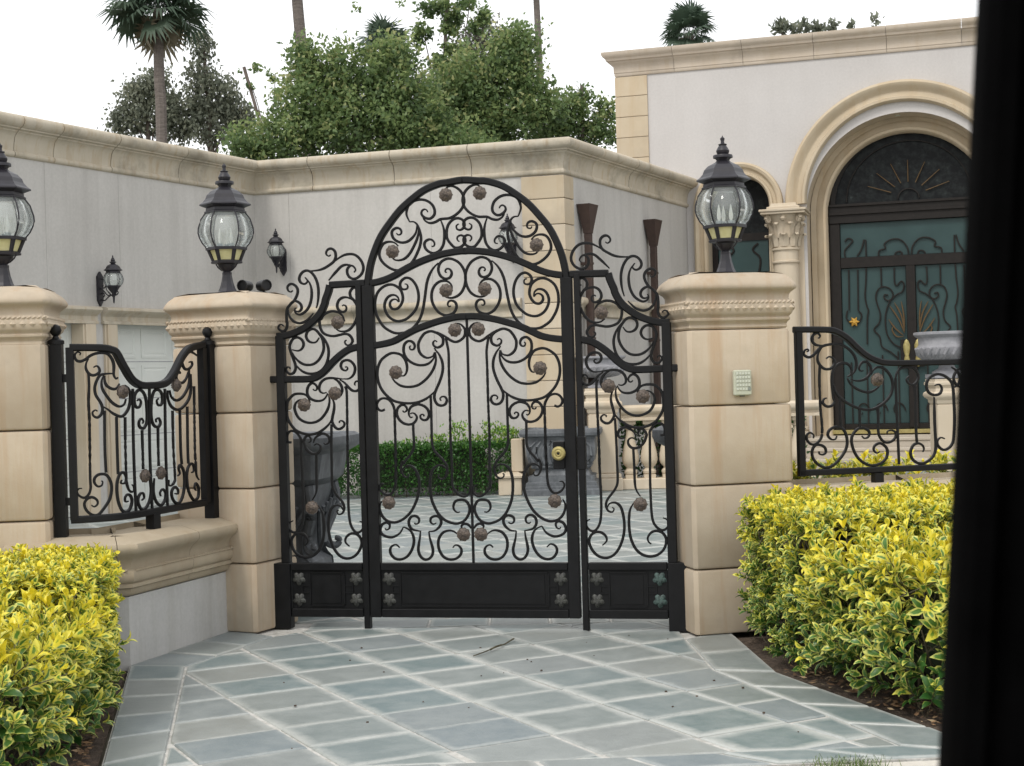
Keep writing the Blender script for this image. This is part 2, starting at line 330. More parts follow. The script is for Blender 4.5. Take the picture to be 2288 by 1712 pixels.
def clip_poly(poly, hp):
    """clip a polygon by half planes (nx, ny, c): keep nx*x + ny*y <= c"""
    for nx, ny, c in hp:
        o = []
        for i in range(len(poly)):
            a, b = poly[i], poly[(i + 1) % len(poly)]; da, db = nx * a[0] + ny * a[1] - c, nx * b[0] + ny * b[1] - c
            if da <= 0: o.append(a)
            if da * db < 0: t = da / (da - db); o.append((a[0] + (b[0] - a[0]) * t, a[1] + (b[1] - a[1]) * t))
        poly = o
        if len(poly) < 3: return []
    return poly
def area(p): return .5 * abs(sum(p[i][0] * p[(i + 1) % len(p)][1] - p[(i + 1) % len(p)][0] * p[i][1] for i in range(len(p))))
def hps(poly):
    """half planes of a counter-clockwise convex polygon"""
    r = []
    for i in range(len(poly)):
        a, b = poly[i], poly[(i + 1) % len(poly)]; dx, dy = b[0] - a[0], b[1] - a[1]; r.append((dy, -dx, dy * a[0] - dx * a[1]))
    return r

# ------------------------------------------------------------------ measured ironwork outlines: millimetres, (along the panel, height)
D = {
 'frame': {'arch':[(-595,2123),(-589,2216),(-551,2318),(-513,2390),(-460,2459),(-396,2532),(-323,2592),(-241,2646),(-149,2678),(-95,2684),(-34,2692),(26,2692)],'uprail':[(-592,2099),(-547,2106),(-495,2119),(-438,2141),(-392,2166),(-314,2202),(-237,2230),(-161,2251),(-107,2261),(-31,2269),(14,2268)],'midrail':[(-579,1721),(-507,1731),(-450,1746),(-403,1769),(-326,1806),(-249,1832),(-173,1854),(-65,1875),(3,1877)],'sidetop':[(-629,2102),(-748,2101),(-853,2099)],'sidecurve':[(-853,2099),(-863,2060),(-883,2011),(-892,1979),(-919,1930),(-963,1884),(-1021,1844),(-1085,1816),(-1144,1801),(-1202,1798)],'crossbar':[(-1257,1533),(-1110,1530),(-1005,1529),(-952,1541),(-899,1577),(-845,1630),(-792,1673),(-739,1703),(-677,1716)]},
 'leaf_s': [[(-337,2460),(-354,2500),(-353,2529),(-339,2563),(-308,2584),(-267,2591),(-227,2582),(-193,2556),(-179,2521),(-184,2492),(-210,2473),(-240,2480),(-260,2500),(-259,2520),(-244,2531),(-229,2526),(-222,2513)],[(-337,2460),(-312,2459),(-292,2443),(-278,2408),(-269,2364),(-275,2320),(-292,2277),(-319,2229),(-355,2191),(-397,2174),(-437,2173),(-478,2192),(-513,2223),(-532,2258),(-531,2293),(-515,2326),(-494,2342),(-463,2346),(-433,2337),(-413,2317)],[(-285,2438),(-283,2399),(-295,2355),(-316,2312),(-343,2269),(-374,2241),(-410,2231),(-441,2237),(-455,2255)],[(-291,2438),(-299,2395),(-320,2366),(-351,2343),(-387,2337),(-417,2346),(-442,2367),(-451,2397),(-443,2416),(-420,2427),(-399,2421),(-390,2404),(-395,2389),(-411,2385),(-421,2396)],[(-116,2634),(-95,2658),(-65,2661),(-31,2644),(-6,2614),(5,2574),(-4,2536),(-25,2508),(-55,2485),(-91,2470),(-131,2468),(-150,2465),(-175,2452),(-206,2446),(-231,2455),(-248,2473),(-255,2495)],[(-145,2463),(-131,2426),(-124,2386),(-126,2342),(-134,2309),(-155,2280),(-186,2265),(-216,2271),(-241,2292),(-250,2319),(-242,2338),(-219,2349),(-199,2343),(-187,2326),(-190,2309),(-205,2305)],[(-32,2433),(-47,2422),(-43,2402),(-23,2396),(-2,2410),(3,2434),(-9,2456),(-36,2467),(-66,2461),(-92,2438),(-105,2410),(-109,2376),(-105,2346),(-85,2316),(-61,2293),(-31,2292),(-5,2308),(5,2331),(-1,2354),(-21,2364),(-41,2356),(-44,2339),(-32,2326)],[(-421,1979),(-435,1995),(-457,1995),(-473,1981),(-475,1960),(-463,1942),(-445,1937),(-425,1943),(-406,1963),(-394,1992),(-395,2022),(-406,2052),(-427,2072),(-454,2085),(-485,2086),(-519,2072),(-548,2046),(-564,2011),(-570,1973),(-568,1934),(-558,1898),(-541,1865),(-517,1832),(-487,1810),(-454,1794),(-423,1790),(-380,1795),(-343,1814),(-312,1842),(-289,1877),(-273,1917),(-263,1961),(-255,2005),(-248,2048),(-241,2086),(-227,2127),(-208,2161),(-186,2187),(-165,2205)],[(-418,1979),(-423,2005),(-441,2021),(-462,2023),(-484,2014),(-501,1994),(-510,1967),(-509,1941),(-499,1914),(-482,1890),(-457,1872),(-430,1864),(-403,1866),(-372,1877),(-340,1902),(-315,1931),(-302,1962),(-295,2000),(-297,2036),(-307,2071),(-323,2098),(-343,2117),(-368,2124),(-389,2116),(-405,2099),(-409,2078),(-400,2060),(-383,2054),(-366,2059),(-361,2072),(-367,2084),(-379,2087)],[(-115,2148),(-121,2146),(-124,2156),(-114,2167),(-96,2164),(-85,2147),(-87,2127),(-101,2111),(-125,2108),(-149,2121),(-163,2145),(-166,2171),(-156,2200),(-134,2219),(-103,2228),(-71,2221),(-38,2201),(-15,2170),(-2,2135),(0,2097),(-9,2056),(-28,2022),(-56,2000),(-89,1991),(-119,1996),(-143,2012)],[(-86,2042),(-87,2065),(-105,2087),(-131,2096),(-162,2092),(-190,2072),(-207,2044),(-214,2012),(-212,1980),(-202,1950),(-185,1923),(-164,1902),(-134,1889),(-104,1891),(-77,1904),(-62,1930),(-62,1953),(-72,1968),(-90,1975),(-108,1970),(-115,1952),(-106,1940),(-95,1944)],[(-71,1838),(-41,1832),(-19,1810),(-12,1785),(-20,1756),(-44,1735),(-74,1726),(-104,1737),(-128,1755),(-158,1775),(-188,1791)],[(-205,1669),(-217,1645),(-248,1636),(-273,1645),(-295,1667),(-304,1697),(-301,1731),(-274,1774),(-248,1791),(-218,1795),(-178,1779),(-153,1756),(-149,1731),(-157,1709),(-185,1696),(-208,1709),(-212,1728),(-199,1738),(-187,1730)],[(-206,1694),(-196,1679),(-177,1654),(-160,1614),(-156,1570),(-165,1527),(-182,1483),(-203,1440),(-214,1406),(-210,1376),(-195,1354),(-170,1346),(-147,1355),(-137,1377),(-146,1397),(-166,1400),(-179,1388),(-172,1375)],[(-201,1669),(-198,1625),(-209,1582),(-235,1538),(-272,1500),(-318,1472),(-370,1464),(-420,1472),(-460,1500),(-480,1530)],[(-424,1534),(-398,1533),(-382,1557),(-379,1591),(-388,1626),(-410,1656),(-440,1669),(-476,1671),(-512,1654),(-544,1626),(-563,1582),(-567,1533),(-558,1488),(-539,1448),(-509,1413),(-469,1383),(-418,1369),(-362,1365),(-311,1372),(-265,1390),(-229,1416),(-203,1440)],[(-202,1660),(-210,1635),(-233,1609),(-264,1595),(-305,1594),(-345,1608),(-375,1631),(-394,1661),(-398,1695),(-390,1724),(-367,1741),(-341,1735),(-327,1712),(-335,1691),(-353,1689),(-360,1704),(-352,1713)],[(-415,1322),(-407,1313),(-393,1317),(-388,1332),(-395,1347),(-411,1356),(-430,1352),(-447,1333),(-453,1307),(-447,1283),(-433,1262),(-409,1244),(-378,1237),(-351,1243),(-332,1263),(-328,1283),(-340,1301),(-355,1306),(-367,1301)],[(-354,1283),(-362,1278),(-372,1287),(-376,1302),(-373,1323),(-360,1343),(-338,1353),(-311,1357),(-281,1347),(-260,1329),(-250,1305),(-252,1282),(-265,1264),(-286,1262),(-302,1274),(-304,1289),(-291,1297),(-281,1290),(-285,1285)],[(-430,957),(-417,976),(-394,988),(-368,983),(-344,960),(-327,921),(-323,877),(-330,818),(-349,764),(-376,715),(-408,681),(-444,657),(-485,645),(-526,653),(-556,677),(-573,712),(-575,747),(-561,776)],[(-154,967),(-176,985),(-206,985),(-232,968),(-248,939),(-257,890),(-256,832),(-248,778),(-229,729),(-205,689),(-170,657),(-130,640),(-95,635),(-55,649),(-29,678),(-15,717),(-22,751),(-41,773),(-71,778),(-102,769),(-115,742),(-111,718),(-93,703),(-76,705)],[(-545,611),(-538,601),(-520,608),(-516,633),(-537,645),(-563,633),(-576,604),(-569,579),(-544,562),(-508,555),(-478,564),(-451,583),(-430,617)],[(-430,617),(-405,607),(-382,588),(-368,553),(-369,514),(-386,470),(-415,436),(-451,421),(-487,426),(-512,451),(-518,480),(-505,502),(-479,510),(-457,492)],[(-361,642),(-353,634),(-335,641),(-332,666),(-352,683),(-380,678),(-396,652),(-392,622),(-369,600),(-321,590)],[(-324,590),(-328,553),(-336,514),(-340,475),(-328,440),(-304,421),(-278,423),(-255,445),(-249,479),(-258,518),(-267,553),(-271,589)],[(-271,589),(-233,594),(-202,621),(-193,650),(-205,675),(-230,682),(-256,670),(-259,646),(-242,633),(-224,641)],[(-66,605),(-68,622),(-50,634),(-25,627),(-9,605)],[(-92,571),(-117,589),(-147,594),(-183,582),(-209,548),(-215,508),(-206,469),(-182,435),(-147,420),(-107,425),(-78,449),(-72,479),(-87,501),(-109,506),(-125,491)]],
 'leaf_b': [[(-527,1331),(-547,1324),(-566,1333),(-576,1354),(-570,1377),(-551,1395),(-527,1399),(-502,1391),(-484,1372),(-471,1349),(-466,1322),(-466,1278),(-466,1219),(-466,1160),(-466,1080),(-469,947),(-473,878),(-485,839),(-506,815),(-537,815),(-564,835),(-574,860),(-563,880),(-545,879)],[(-351,1240),(-351,1187),(-349,1128),(-353,1093),(-371,1058),(-397,1029),(-419,1002),(-421,1015),(-435,981),(-431,947),(-416,922),(-398,917),(-388,929),(-392,941)],[(-133,1753),(-125,1711),(-118,1662),(-119,1564),(-119,1467),(-119,1369),(-121,1147),(-117,1001),(-119,879),(-105,840),(-80,810),(-51,798),(-25,805),(-12,829),(-16,858),(-31,866)],[(-237,1411),(-236,1323),(-237,1150),(-235,1115),(-224,1076),(-199,1046),(-170,1016),(-148,982),(-147,952),(-158,918),(-178,904),(-198,909),(-205,924),(-198,934)]],
 'leaf_r': [(-447,2284),(-105,2609),(-120,2036),(-73,1797),(-448,1554),(-515,766),(-54,571)],
 'side_s': [[(-842,2284),(-854,2276),(-869,2286),(-870,2303),(-855,2319),(-834,2320),(-815,2304),(-810,2280),(-814,2259),(-827,2239),(-855,2220),(-887,2203),(-919,2194),(-950,2191),(-981,2191)],[(-697,2170),(-687,2186),(-700,2207),(-719,2211),(-738,2194),(-740,2167),(-727,2143),(-702,2131),(-674,2138),(-649,2160),(-637,2192),(-644,2228),(-665,2259),(-692,2278),(-723,2283),(-757,2278),(-789,2263),(-820,2242)],[(-861,2128),(-835,2156),(-806,2185),(-778,2210),(-749,2219),(-719,2215),(-700,2207)],[(-1011,2152),(-1002,2142),(-996,2130),(-1006,2116),(-1022,2113),(-1040,2123),(-1049,2144),(-1042,2168),(-1022,2188),(-997,2194),(-972,2183),(-951,2158),(-936,2125),(-928,2086),(-928,2041),(-934,1996),(-944,1961)],[(-999,2139),(-984,2118),(-974,2087),(-972,2049),(-978,2007),(-994,1969),(-1017,1943),(-1049,1926),(-1074,1933),(-1085,1951),(-1079,1969)],[(-1095,2076),(-1108,2067),(-1125,2078),(-1128,2100),(-1113,2114),(-1094,2115),(-1072,2100),(-1062,2076),(-1068,2046),(-1087,2014),(-1113,1991),(-1133,1965),(-1139,1929),(-1139,1884),(-1136,1878),(-1140,1848),(-1153,1831),(-1172,1828),(-1191,1841),(-1195,1853),(-1187,1866),(-1171,1869),(-1160,1858)],[(-1113,1997),(-1091,2010),(-1066,2007),(-1044,1989),(-1039,1965),(-1052,1947),(-1071,1946),(-1083,1954)],[(-1127,1959),(-1125,1935),(-1122,1928),(-1113,1907),(-1091,1885),(-1063,1874),(-1041,1875),(-1009,1888),(-984,1911),(-964,1932)],[(-694,2038),(-677,2037),(-674,2061),(-689,2076),(-710,2074),(-727,2051),(-724,2024),(-706,2003),(-688,1975),(-680,1942),(-681,1898),(-684,1904),(-698,1871),(-717,1842),(-743,1820),(-771,1813),(-802,1817),(-826,1834)],[(-777,1967),(-769,1974),(-754,1966),(-753,1945),(-770,1932),(-792,1938),(-807,1956),(-809,1980),(-796,2006),(-771,2020),(-743,2019),(-715,2006),(-700,1993)],[(-766,1874),(-777,1907),(-802,1929),(-836,1939),(-870,1934),(-899,1918),(-918,1892),(-926,1900),(-926,1859),(-917,1826),(-899,1804),(-868,1791),(-834,1787),(-799,1793),(-768,1798),(-740,1791),(-722,1768),(-720,1748),(-736,1730),(-755,1729),(-768,1743),(-766,1755),(-757,1759)],[(-1109,1712),(-1072,1704),(-1046,1716),(-1034,1743),(-1044,1770),(-1069,1786),(-1098,1781),(-1117,1757),(-1125,1728),(-1116,1692),(-1102,1652),(-1091,1619),(-1091,1592),(-1104,1570),(-1126,1563),(-1145,1576),(-1151,1594),(-1141,1607),(-1127,1602),(-1127,1593)],[(-931,1781),(-951,1755),(-979,1752),(-1004,1766),(-1015,1793),(-1005,1820),(-980,1834),(-955,1830),(-933,1808),(-912,1775),(-904,1736),(-905,1706),(-919,1671),(-941,1641),(-970,1621),(-1005,1615),(-1039,1622),(-1070,1642),(-1095,1670),(-1107,1694)],[(-924,1805),(-900,1774),(-882,1738),(-874,1702),(-877,1660),(-892,1616),(-918,1584),(-950,1566),(-988,1561),(-1022,1566),(-1056,1585),(-1081,1610),(-1093,1625)],[(-771,1595),(-762,1597),(-756,1585),(-769,1574),(-790,1583),(-799,1605),(-789,1628),(-761,1638),(-733,1629),(-712,1602),(-710,1572),(-723,1543),(-751,1524),(-786,1524)],[(-786,1523),(-832,1529),(-876,1531),(-907,1523),(-930,1503),(-940,1476),(-935,1452),(-916,1440),(-894,1444)],[(-848,1528),(-817,1509),(-799,1482),(-794,1455),(-801,1428),(-814,1414)],[(-709,1482),(-715,1491),(-705,1506),(-690,1505),(-678,1487),(-682,1464),(-701,1449),(-726,1450),(-750,1468),(-777,1499),(-808,1520)],[(-888,1439),(-895,1422),(-914,1401),(-943,1393),(-974,1397),(-1002,1412),(-1017,1437),(-1017,1466),(-1006,1490),(-986,1503),(-965,1495),(-954,1477),(-959,1460),(-972,1459),(-980,1467)],[(-882,1433),(-877,1397),(-884,1356),(-904,1318),(-933,1285),(-968,1265),(-1009,1260),(-1047,1270),(-1078,1291),(-1096,1322),(-1104,1355),(-1094,1385),(-1071,1402),(-1046,1404)],[(-867,1421),(-855,1397),(-848,1367),(-852,1331),(-861,1296),(-865,1266),(-853,1239),(-835,1221),(-813,1220),(-791,1235),(-787,1255),(-803,1269),(-818,1264),(-817,1255)],[(-1003,1382),(-1011,1413),(-1032,1434),(-1070,1441),(-1105,1436),(-1131,1415),(-1147,1392),(-1153,1353),(-1153,1308),(-1144,1278),(-1126,1248),(-1102,1220),(-1068,1202),(-1024,1190),(-983,1191),(-942,1205),(-904,1231),(-878,1257),(-861,1290)],[(-1019,1141),(-1007,1144),(-1003,1161),(-1018,1180),(-1037,1174),(-1050,1150),(-1048,1135),(-1033,1100),(-1003,1074),(-966,1071),(-944,1093),(-944,1118),(-964,1131),(-985,1121)],[(-922,1136),(-910,1127),(-891,1135),(-884,1159),(-899,1183),(-927,1193),(-952,1184),(-978,1164),(-988,1137)],[(-970,755),(-945,715),(-936,666),(-935,606),(-943,541),(-968,482),(-1006,447),(-1053,435),(-1100,447),(-1136,482),(-1148,532),(-1133,567),(-1101,584),(-1065,577),(-1042,547),(-1045,522),(-1061,507)],[(-810,724),(-825,747),(-856,752),(-882,735),(-896,705),(-906,645),(-905,586),(-891,526),(-864,471),(-829,437),(-787,427),(-745,441),(-713,476),(-697,520),(-706,555),(-731,577),(-767,578),(-796,555),(-800,526),(-775,501)]],
 'side_b': [[(-775,1478),(-766,1448),(-766,1359),(-768,1240),(-771,1061),(-771,962),(-775,763),(-770,664),(-756,615),(-731,587),(-705,590),(-686,614),(-688,644),(-706,654)],[(-1131,1143),(-1150,1145),(-1157,1164),(-1153,1194),(-1134,1212),(-1109,1210),(-1087,1193),(-1069,1163),(-1069,1140),(-1067,1016),(-1064,866),(-1066,716),(-1073,647),(-1090,612),(-1117,590),(-1143,592),(-1163,617),(-1157,647),(-1133,660)],[(-971,1069),(-974,964),(-975,865),(-984,820),(-1006,786)],[(-869,1248),(-872,1153),(-874,1062),(-874,1013),(-875,884),(-863,839),(-838,804),(-811,769),(-802,734),(-815,704),(-839,697),(-849,715),(-838,724)]],
 'side_r': [(-807,1869),(-1037,1371),(-838,1437),(-1005,741)],
 'rf_s': [[(237,1686),(250,1697),(238,1715),(211,1710),(195,1682),(212,1652),(246,1642),(283,1644)],[(161,1608),(172,1612),(167,1622),(148,1615),(142,1591),(171,1574),(202,1585),(230,1613),(262,1637),(315,1648),(378,1646),(425,1623),(461,1589),(481,1544),(474,1496),(452,1467),(420,1451)],[(256,1627),(234,1594),(230,1555),(248,1521),(279,1501),(316,1505),(340,1533),(333,1562),(307,1575),(286,1564)],[(321,1325),(331,1306),(314,1282),(283,1278),(257,1298),(263,1322),(282,1329)],[(323,1320),(320,1374),(319,1447),(331,1495),(364,1528),(407,1534),(438,1516),(448,1487),(439,1463),(420,1451)],[(420,1444),(440,1409),(476,1379),(529,1358),(572,1357),(610,1375),(632,1394)],[(441,1434),(488,1425),(537,1436),(570,1469),(574,1508),(550,1535),(518,1534),(499,1505),(506,1485),(525,1485)],[(575,1459),(592,1488),(624,1504),(667,1491),(703,1451),(718,1397),(706,1343),(672,1300),(623,1267),(569,1250),(505,1256),(436,1283),(379,1319),(343,1359),(329,1408)],[(735,1425),(747,1464),(775,1493),(824,1499),(867,1486),(890,1446),(881,1412),(853,1390),(821,1403),(811,1428),(830,1445)],[(906,983),(915,1000),(905,1023),(875,1036),(842,1023),(825,984),(834,945),(866,919),(904,912),(948,930),(982,963),(995,1012),(993,1111),(992,1185),(993,1313)],[(1000,1384),(1031,1388),(1046,1363),(1032,1333),(993,1325),(955,1345),(943,1390),(963,1429),(1008,1450),(1057,1444),(1100,1415),(1121,1375),(1126,1276),(1127,1177),(1120,1082),(1111,1032),(1082,999),(1043,990),(1011,1016),(1007,1046),(1029,1065),(1056,1057)],[(1185,1492),(1146,1464),(1128,1425),(1143,1385),(1181,1364)],[(341,1100),(330,1081),(303,1082),(283,1107),(294,1136),(332,1154),(374,1145),(399,1113),(408,1059),(394,1011),(358,964),(314,927),(267,914),(220,931),(184,971),(178,1014),(197,1048),(229,1051),(260,1035),(267,1006),(248,992),(224,998),(225,1013)],[(505,1094),(521,1079),(548,1088),(554,1117),(528,1137),(496,1143),(463,1125),(438,1087),(440,1038),(459,989),(490,949),(532,923),(575,914),(623,924),(662,956),(671,1000),(653,1030),(621,1046),(589,1033),(580,1008),(598,988),(620,995)]],
 'rf_b': [[(243,1521),(238,1449),(238,1352),(240,1255),(246,1186),(246,1123),(235,1085),(202,1057),(171,1058),(148,1083),(147,1112),(168,1126),(191,1111),(188,1091)],[(738,1435),(740,1239),(742,1120),(746,914)],[(865,1392),(867,1284),(865,1140),(869,1037)],[(369,1324),(367,1251),(370,1148)],[(495,1257),(493,1151)],[(617,1267),(615,1159),(615,1110),(628,1075),(659,1049),(697,1053),(725,1076),(728,1106),(704,1121),(677,1117),(672,1103)]],
 'rf_r': [(609,1429)],
 'rf_top': [(82,1740),(286,1736),(354,1723),(422,1684),(484,1627),(546,1577),(615,1544),(695,1528),(912,1524),(1186,1521)],
 'rf_bot': [(88,890),(622,885),(1167,878)],
 'rf_st': [(110,1722),(106,878)],
 'lf_s': [[(153,1691),(158,1704),(141,1709),(127,1692),(135,1665),(156,1658),(182,1668),(213,1690),(253,1702),(297,1699),(324,1674),(337,1634),(335,1580),(349,1557),(359,1566)],[(200,1672),(186,1646),(185,1615),(202,1587),(227,1580),(254,1595),(255,1617),(242,1631),(224,1623)],[(340,1586),(303,1587),(262,1581),(240,1551),(228,1511),(233,1470),(254,1434),(266,1402),(261,1367),(238,1347),(217,1357),(213,1377),(228,1388),(239,1381)],[(280,1581),(266,1546),(269,1505),(294,1460),(325,1423),(364,1403),(397,1416),(409,1443)],[(284,1576),(283,1545),(296,1518),(328,1501),(352,1507),(368,1530)],[(406,1520),(435,1496),(442,1451),(431,1401),(406,1366),(372,1347),(328,1364),(292,1392),(266,1407)],[(497,1431),(510,1440),(526,1426),(515,1399),(488,1395),(473,1423),(478,1464),(506,1490),(539,1485),(565,1452),(574,1397),(575,1337),(565,1296),(540,1274),(510,1284),(505,1312),(525,1330),(542,1315),(534,1302)],[(687,1440),(671,1427),(682,1403),(710,1402),(727,1425),(721,1468),(690,1489),(650,1483),(624,1442),(613,1373),(618,1317),(640,1284),(679,1277),(701,1300),(686,1326),(658,1320),(661,1304)],[(1114,1687),(1070,1704),(1017,1713),(963,1689),(943,1651),(968,1612),(1012,1607),(1053,1631),(1049,1651),(1023,1648)],[(804,1485),(819,1447),(870,1424),(932,1440),(987,1482),(1016,1530),(1020,1602)],[(783,1485),(785,1433),(817,1390),(876,1369),(938,1382),(1002,1424),(1031,1481),(1037,1578)],[(897,1603),(922,1583),(905,1593),(877,1565),(893,1536),(937,1526),(982,1549),(1011,1593)],[(250,998),(256,989),(249,971),(228,968),(211,991),(216,1018),(242,1034),(277,1028),(299,991),(304,946),(291,893),(263,850),(227,812),(193,814),(164,842),(156,878),(174,904),(200,909),(223,892),(225,870),(207,857),(192,867)],[(366,995),(360,978),(384,976),(396,1002),(386,1030),(367,1036),(349,1019),(336,979),(334,926),(342,871),(360,829),(386,813),(415,829),(432,868),(424,900),(401,911),(384,895),(386,872),(405,873)],[(581,989),(592,914),(575,860),(545,826),(511,815),(485,845),(480,882),(501,908),(524,906),(530,882),(510,870)],[(626,986),(614,912),(628,865),(657,834),(689,827),(723,852),(733,893),(702,917),(677,898),(684,879)],[(864,982),(887,995),(875,1024),(889,1043),(919,1021),(934,982),(931,915),(910,859),(873,824),(830,828),(798,860),(795,897),(826,919),(860,902),(859,878),(829,881)],[(1015,991),(1037,999),(1035,1033),(1008,1044),(976,1022),(961,975),(966,912),(990,862),(1032,825),(1078,840),(1085,893),(1056,925),(1041,897),(1058,881)]],
 'lf_b': [[(197,1587),(198,1521),(193,1431),(195,1342),(193,1184),(190,1015),(191,961),(179,926),(157,909),(132,919),(119,942),(128,959),(146,961)],[(277,1384),(273,1180),(276,1041)],[(344,1346),(343,1177),(344,1028)],[(400,1343),(396,1174),(396,1020),(398,975),(411,938),(431,923),(450,930),(448,953),(436,963)],[(463,1500),(456,1171),(461,811)],[(529,1265),(529,1167),(529,1043)],[(604,1498),(591,1163),(598,812)],[(675,1273),(672,1159),(672,1052)],[(755,1495),(746,1155),(749,817)],[(828,1366),(825,1151),(834,989),(828,952),(793,931),(768,937),(769,966)],[(906,1364),(903,1146),(911,1046)],[(987,1385),(980,1142),(982,1046)],[(1068,1505),(1058,1138),(1062,1051),(1067,973),(1093,942)]],
 'lf_r': [(380,1484),(857,1513),(529,1006),(674,1012)],
 'lf_top': [(103,1735),(227,1732),(289,1728),(330,1717),(353,1701),(393,1633),(444,1564),(488,1532),(540,1517),(613,1516),(691,1517),(773,1533),(853,1589),(936,1674),(1009,1723),(1090,1743),(1181,1753)],
 'lf_bot': [(85,779),(201,784),(335,790),(544,798),(820,801),(1140,805)],
 'lf_post': [(32,1761),(15,699),(1261,1785),(1213,720),(103,1735),(91,778),(1175,1724),(1140,811),(31,1828),(1230,1850),(605,710),(72,1566),(64,891)],
 'lf_path': [(-2.52,8.09),(-2.4913,8.0922),(-2.45,8.095),(-2.4038,8.1003),(-2.36,8.11),(-2.3186,8.1241),(-2.2763,8.1419),(-2.2358,8.1637),(-2.2,8.19),(-2.1703,8.2216),(-2.145,8.2581),(-2.1222,8.298),(-2.1,8.34),(-2.0788,8.3833),(-2.0594,8.4288),(-2.0402,8.4773),(-2.02,8.53),(-1.9986,8.5873),(-1.9766,8.6487),(-1.9538,8.7133),(-1.93,8.78),(-1.9023,8.8565),(-1.8719,8.9406),(-1.8442,9.017),(-1.825,9.07)],
 'dr_s': [[(3730,3062),(3728,2777),(3722,2420)],[(3870,3055),(3866,2770),(3861,2414)],[(4001,3085),(3992,2872),(3972,2641),(3994,2480),(4018,2408),(3997,2266),(3986,1875)],[(4226,3074),(4227,2932),(4227,2772)],[(4327,2635),(4275,2646),(4265,2593),(4324,2551),(4386,2588),(4396,2676),(4338,2749),(4253,2771),(4174,2730),(4136,2616),(4159,2491),(4198,2347),(4177,2206),(4096,2102),(4180,1993),(4210,1832),(4346,1739),(4447,1647)],[(4432,3063),(4427,2851),(4459,2779),(4530,2847),(4571,2792),(4543,2687),(4456,2638),(4350,2536),(4285,2362),(4272,2185),(4301,2006),(4401,1861),(4553,1785)],[(3695,2421),(3675,2314),(3717,2241),(3794,2185),(3874,2235),(3912,2341),(3861,2414)],[(4196,3235),(4207,3341),(4303,3371),(4288,3443),(4393,3508),(4530,3500),(4630,3389),(4652,3264)],[(4436,3205),(4456,3292),(4525,3315),(4558,3269),(4523,3245)],[(3683,3261),(3677,3369),(3749,3454),(3804,3522),(3735,3562),(3681,3511)],[(3978,3531),(3940,3390),(3867,3270)],[(4004,3529),(4005,3227)]],
 'dr_g': [[(4560,2033),(4480,2248),(4348,2465)],[(4561,2068),(4516,2317),(4418,2516)],[(4562,2121),(4551,2351),(4521,2529)],[(4542,1998),(4424,2108),(4325,2254)],[(4541,1980),(4438,1984),(4372,2092),(4409,2162)]],
 'dr_star': [(3796,2238)],
 'dr_axis': [(4659,2558),(3616,3068),(4611,3019),(4674,3140),(3511,3073),(4643,1678),(4555,1681),(3408,529),(3496,3796),(4741,5161),(3565,3264),(3560,3087),(3579,3791),(3587,4108)],
}
# ------------------------------------------------------------------ ground and paving
gb = MB(); gb.box(-150, 150, -60, 220, -.60, -.06); tag(gb.build('ground', 'ground_earth'), kind='structure')
DA = np.array([-sin(radians(27.85)), cos(radians(27.85))]); DB = np.array([DA[1], -DA[0]]); A0, AS, B0, BS = 5.80, .381, 3.01, .47
DRIVE = [(-1.60, 5.49), (1.83, 5.70), (1.70, 6.14), (1.28, 7.37), (1.22, 8.6), (1.25, 9.2), (-1.60, 9.2), (-1.761, 9.06), (-2.12, 8.02)]      # counter-clockwise
FIELD = [(-1.40, 5.72), (1.50, 5.86), (1.38, 6.25), (.98, 7.45), (.94, 8.35), (.94, 8.98), (-1.30, 8.98), (-1.46, 8.80), (-1.80, 7.95)]
COURT = [(-6.5, 9.0), (9, 9.0), (9, 23.4), (-6.5, 23.4)]
mb = MB(); P = [(x, y, -.008) for x, y in DRIVE]; mb.loft([[(x, y, -.10) for x, y in DRIVE], P], True)
driveway = tag(mb.build('driveway', 'grout'), kind='structure')
mb = MB(); mb.box(-6.6, 9.2, 9.2, 23.6, -.1, -.008); courtyard = tag(mb.build('courtyard', 'grout'), kind='structure')
def inset(poly, d):
    P_ = np.array(poly, float); c = P_.mean(0); dm = 9
    for i in range(len(P_)):
        a, b = P_[i - 1], P_[i]; e = b - a; L = np.linalg.norm(e)
        if L > 1e-4: dm = min(dm, abs(e[0] * (c - a)[1] - e[1] * (c - a)[0]) / L)
    return [tuple(c + (p - c) * max(.25, 1 - d / max(dm, 1e-3))) for p in P_]
def slab_geo(poly, c):
    """one slab: chamfered rim, pale-edge ring, centre; returns verts, faces, edge attribute (0 rim .. 1 inside)"""
    n = len(poly); r0 = inset(poly, .006); r1 = inset(poly, .011); r2 = inset(poly, .075 if area(poly) > .12 else .05 if area(poly) > .05 else .02)
    V = [(x - c[0], y - c[1], -.035) for x, y in r0] + [(x - c[0], y - c[1], -.006) for x, y in r0] + [(x - c[0], y - c[1], 0) for x, y in r1] + [(x - c[0], y - c[1], .0004) for x, y in r2]
    E = [0] * (3 * n) + [1] * n; Fc = []
    for k in range(3):
        for j in range(n): q = (j + 1) % n; Fc.append((k * n + j, k * n + q, (k + 1) * n + q, (k + 1) * n + j))
    Fc.append(tuple(3 * n + j for j in range(n))); return V, Fc, E
def slab_mesh(poly, c, mat):
    V, Fc, E = slab_geo(poly, c); me = bpy.data.meshes.new('paving_slab'); me.from_pydata(V, [], Fc); a = me.attributes.new('edge', 'FLOAT', 'POINT'); a.data.foreach_set('value', E); me.materials.append(MATS[mat]); me.update(); return me
def cell(i, j):
    c = DA * (A0 + AS * (i + .5)) + DB * (B0 + BS * (j + .5)); h = [(-.5, -.5), (-.5, .5), (.5, .5), (.5, -.5)]
    poly = [tuple(c + DA * AS * a + DB * BS * b) for a, b in h]
    if (poly[1][0] - poly[0][0]) * (poly[2][1] - poly[1][1]) - (poly[1][1] - poly[0][1]) * (poly[2][0] - poly[1][0]) < 0: poly.reverse()
    return poly, c
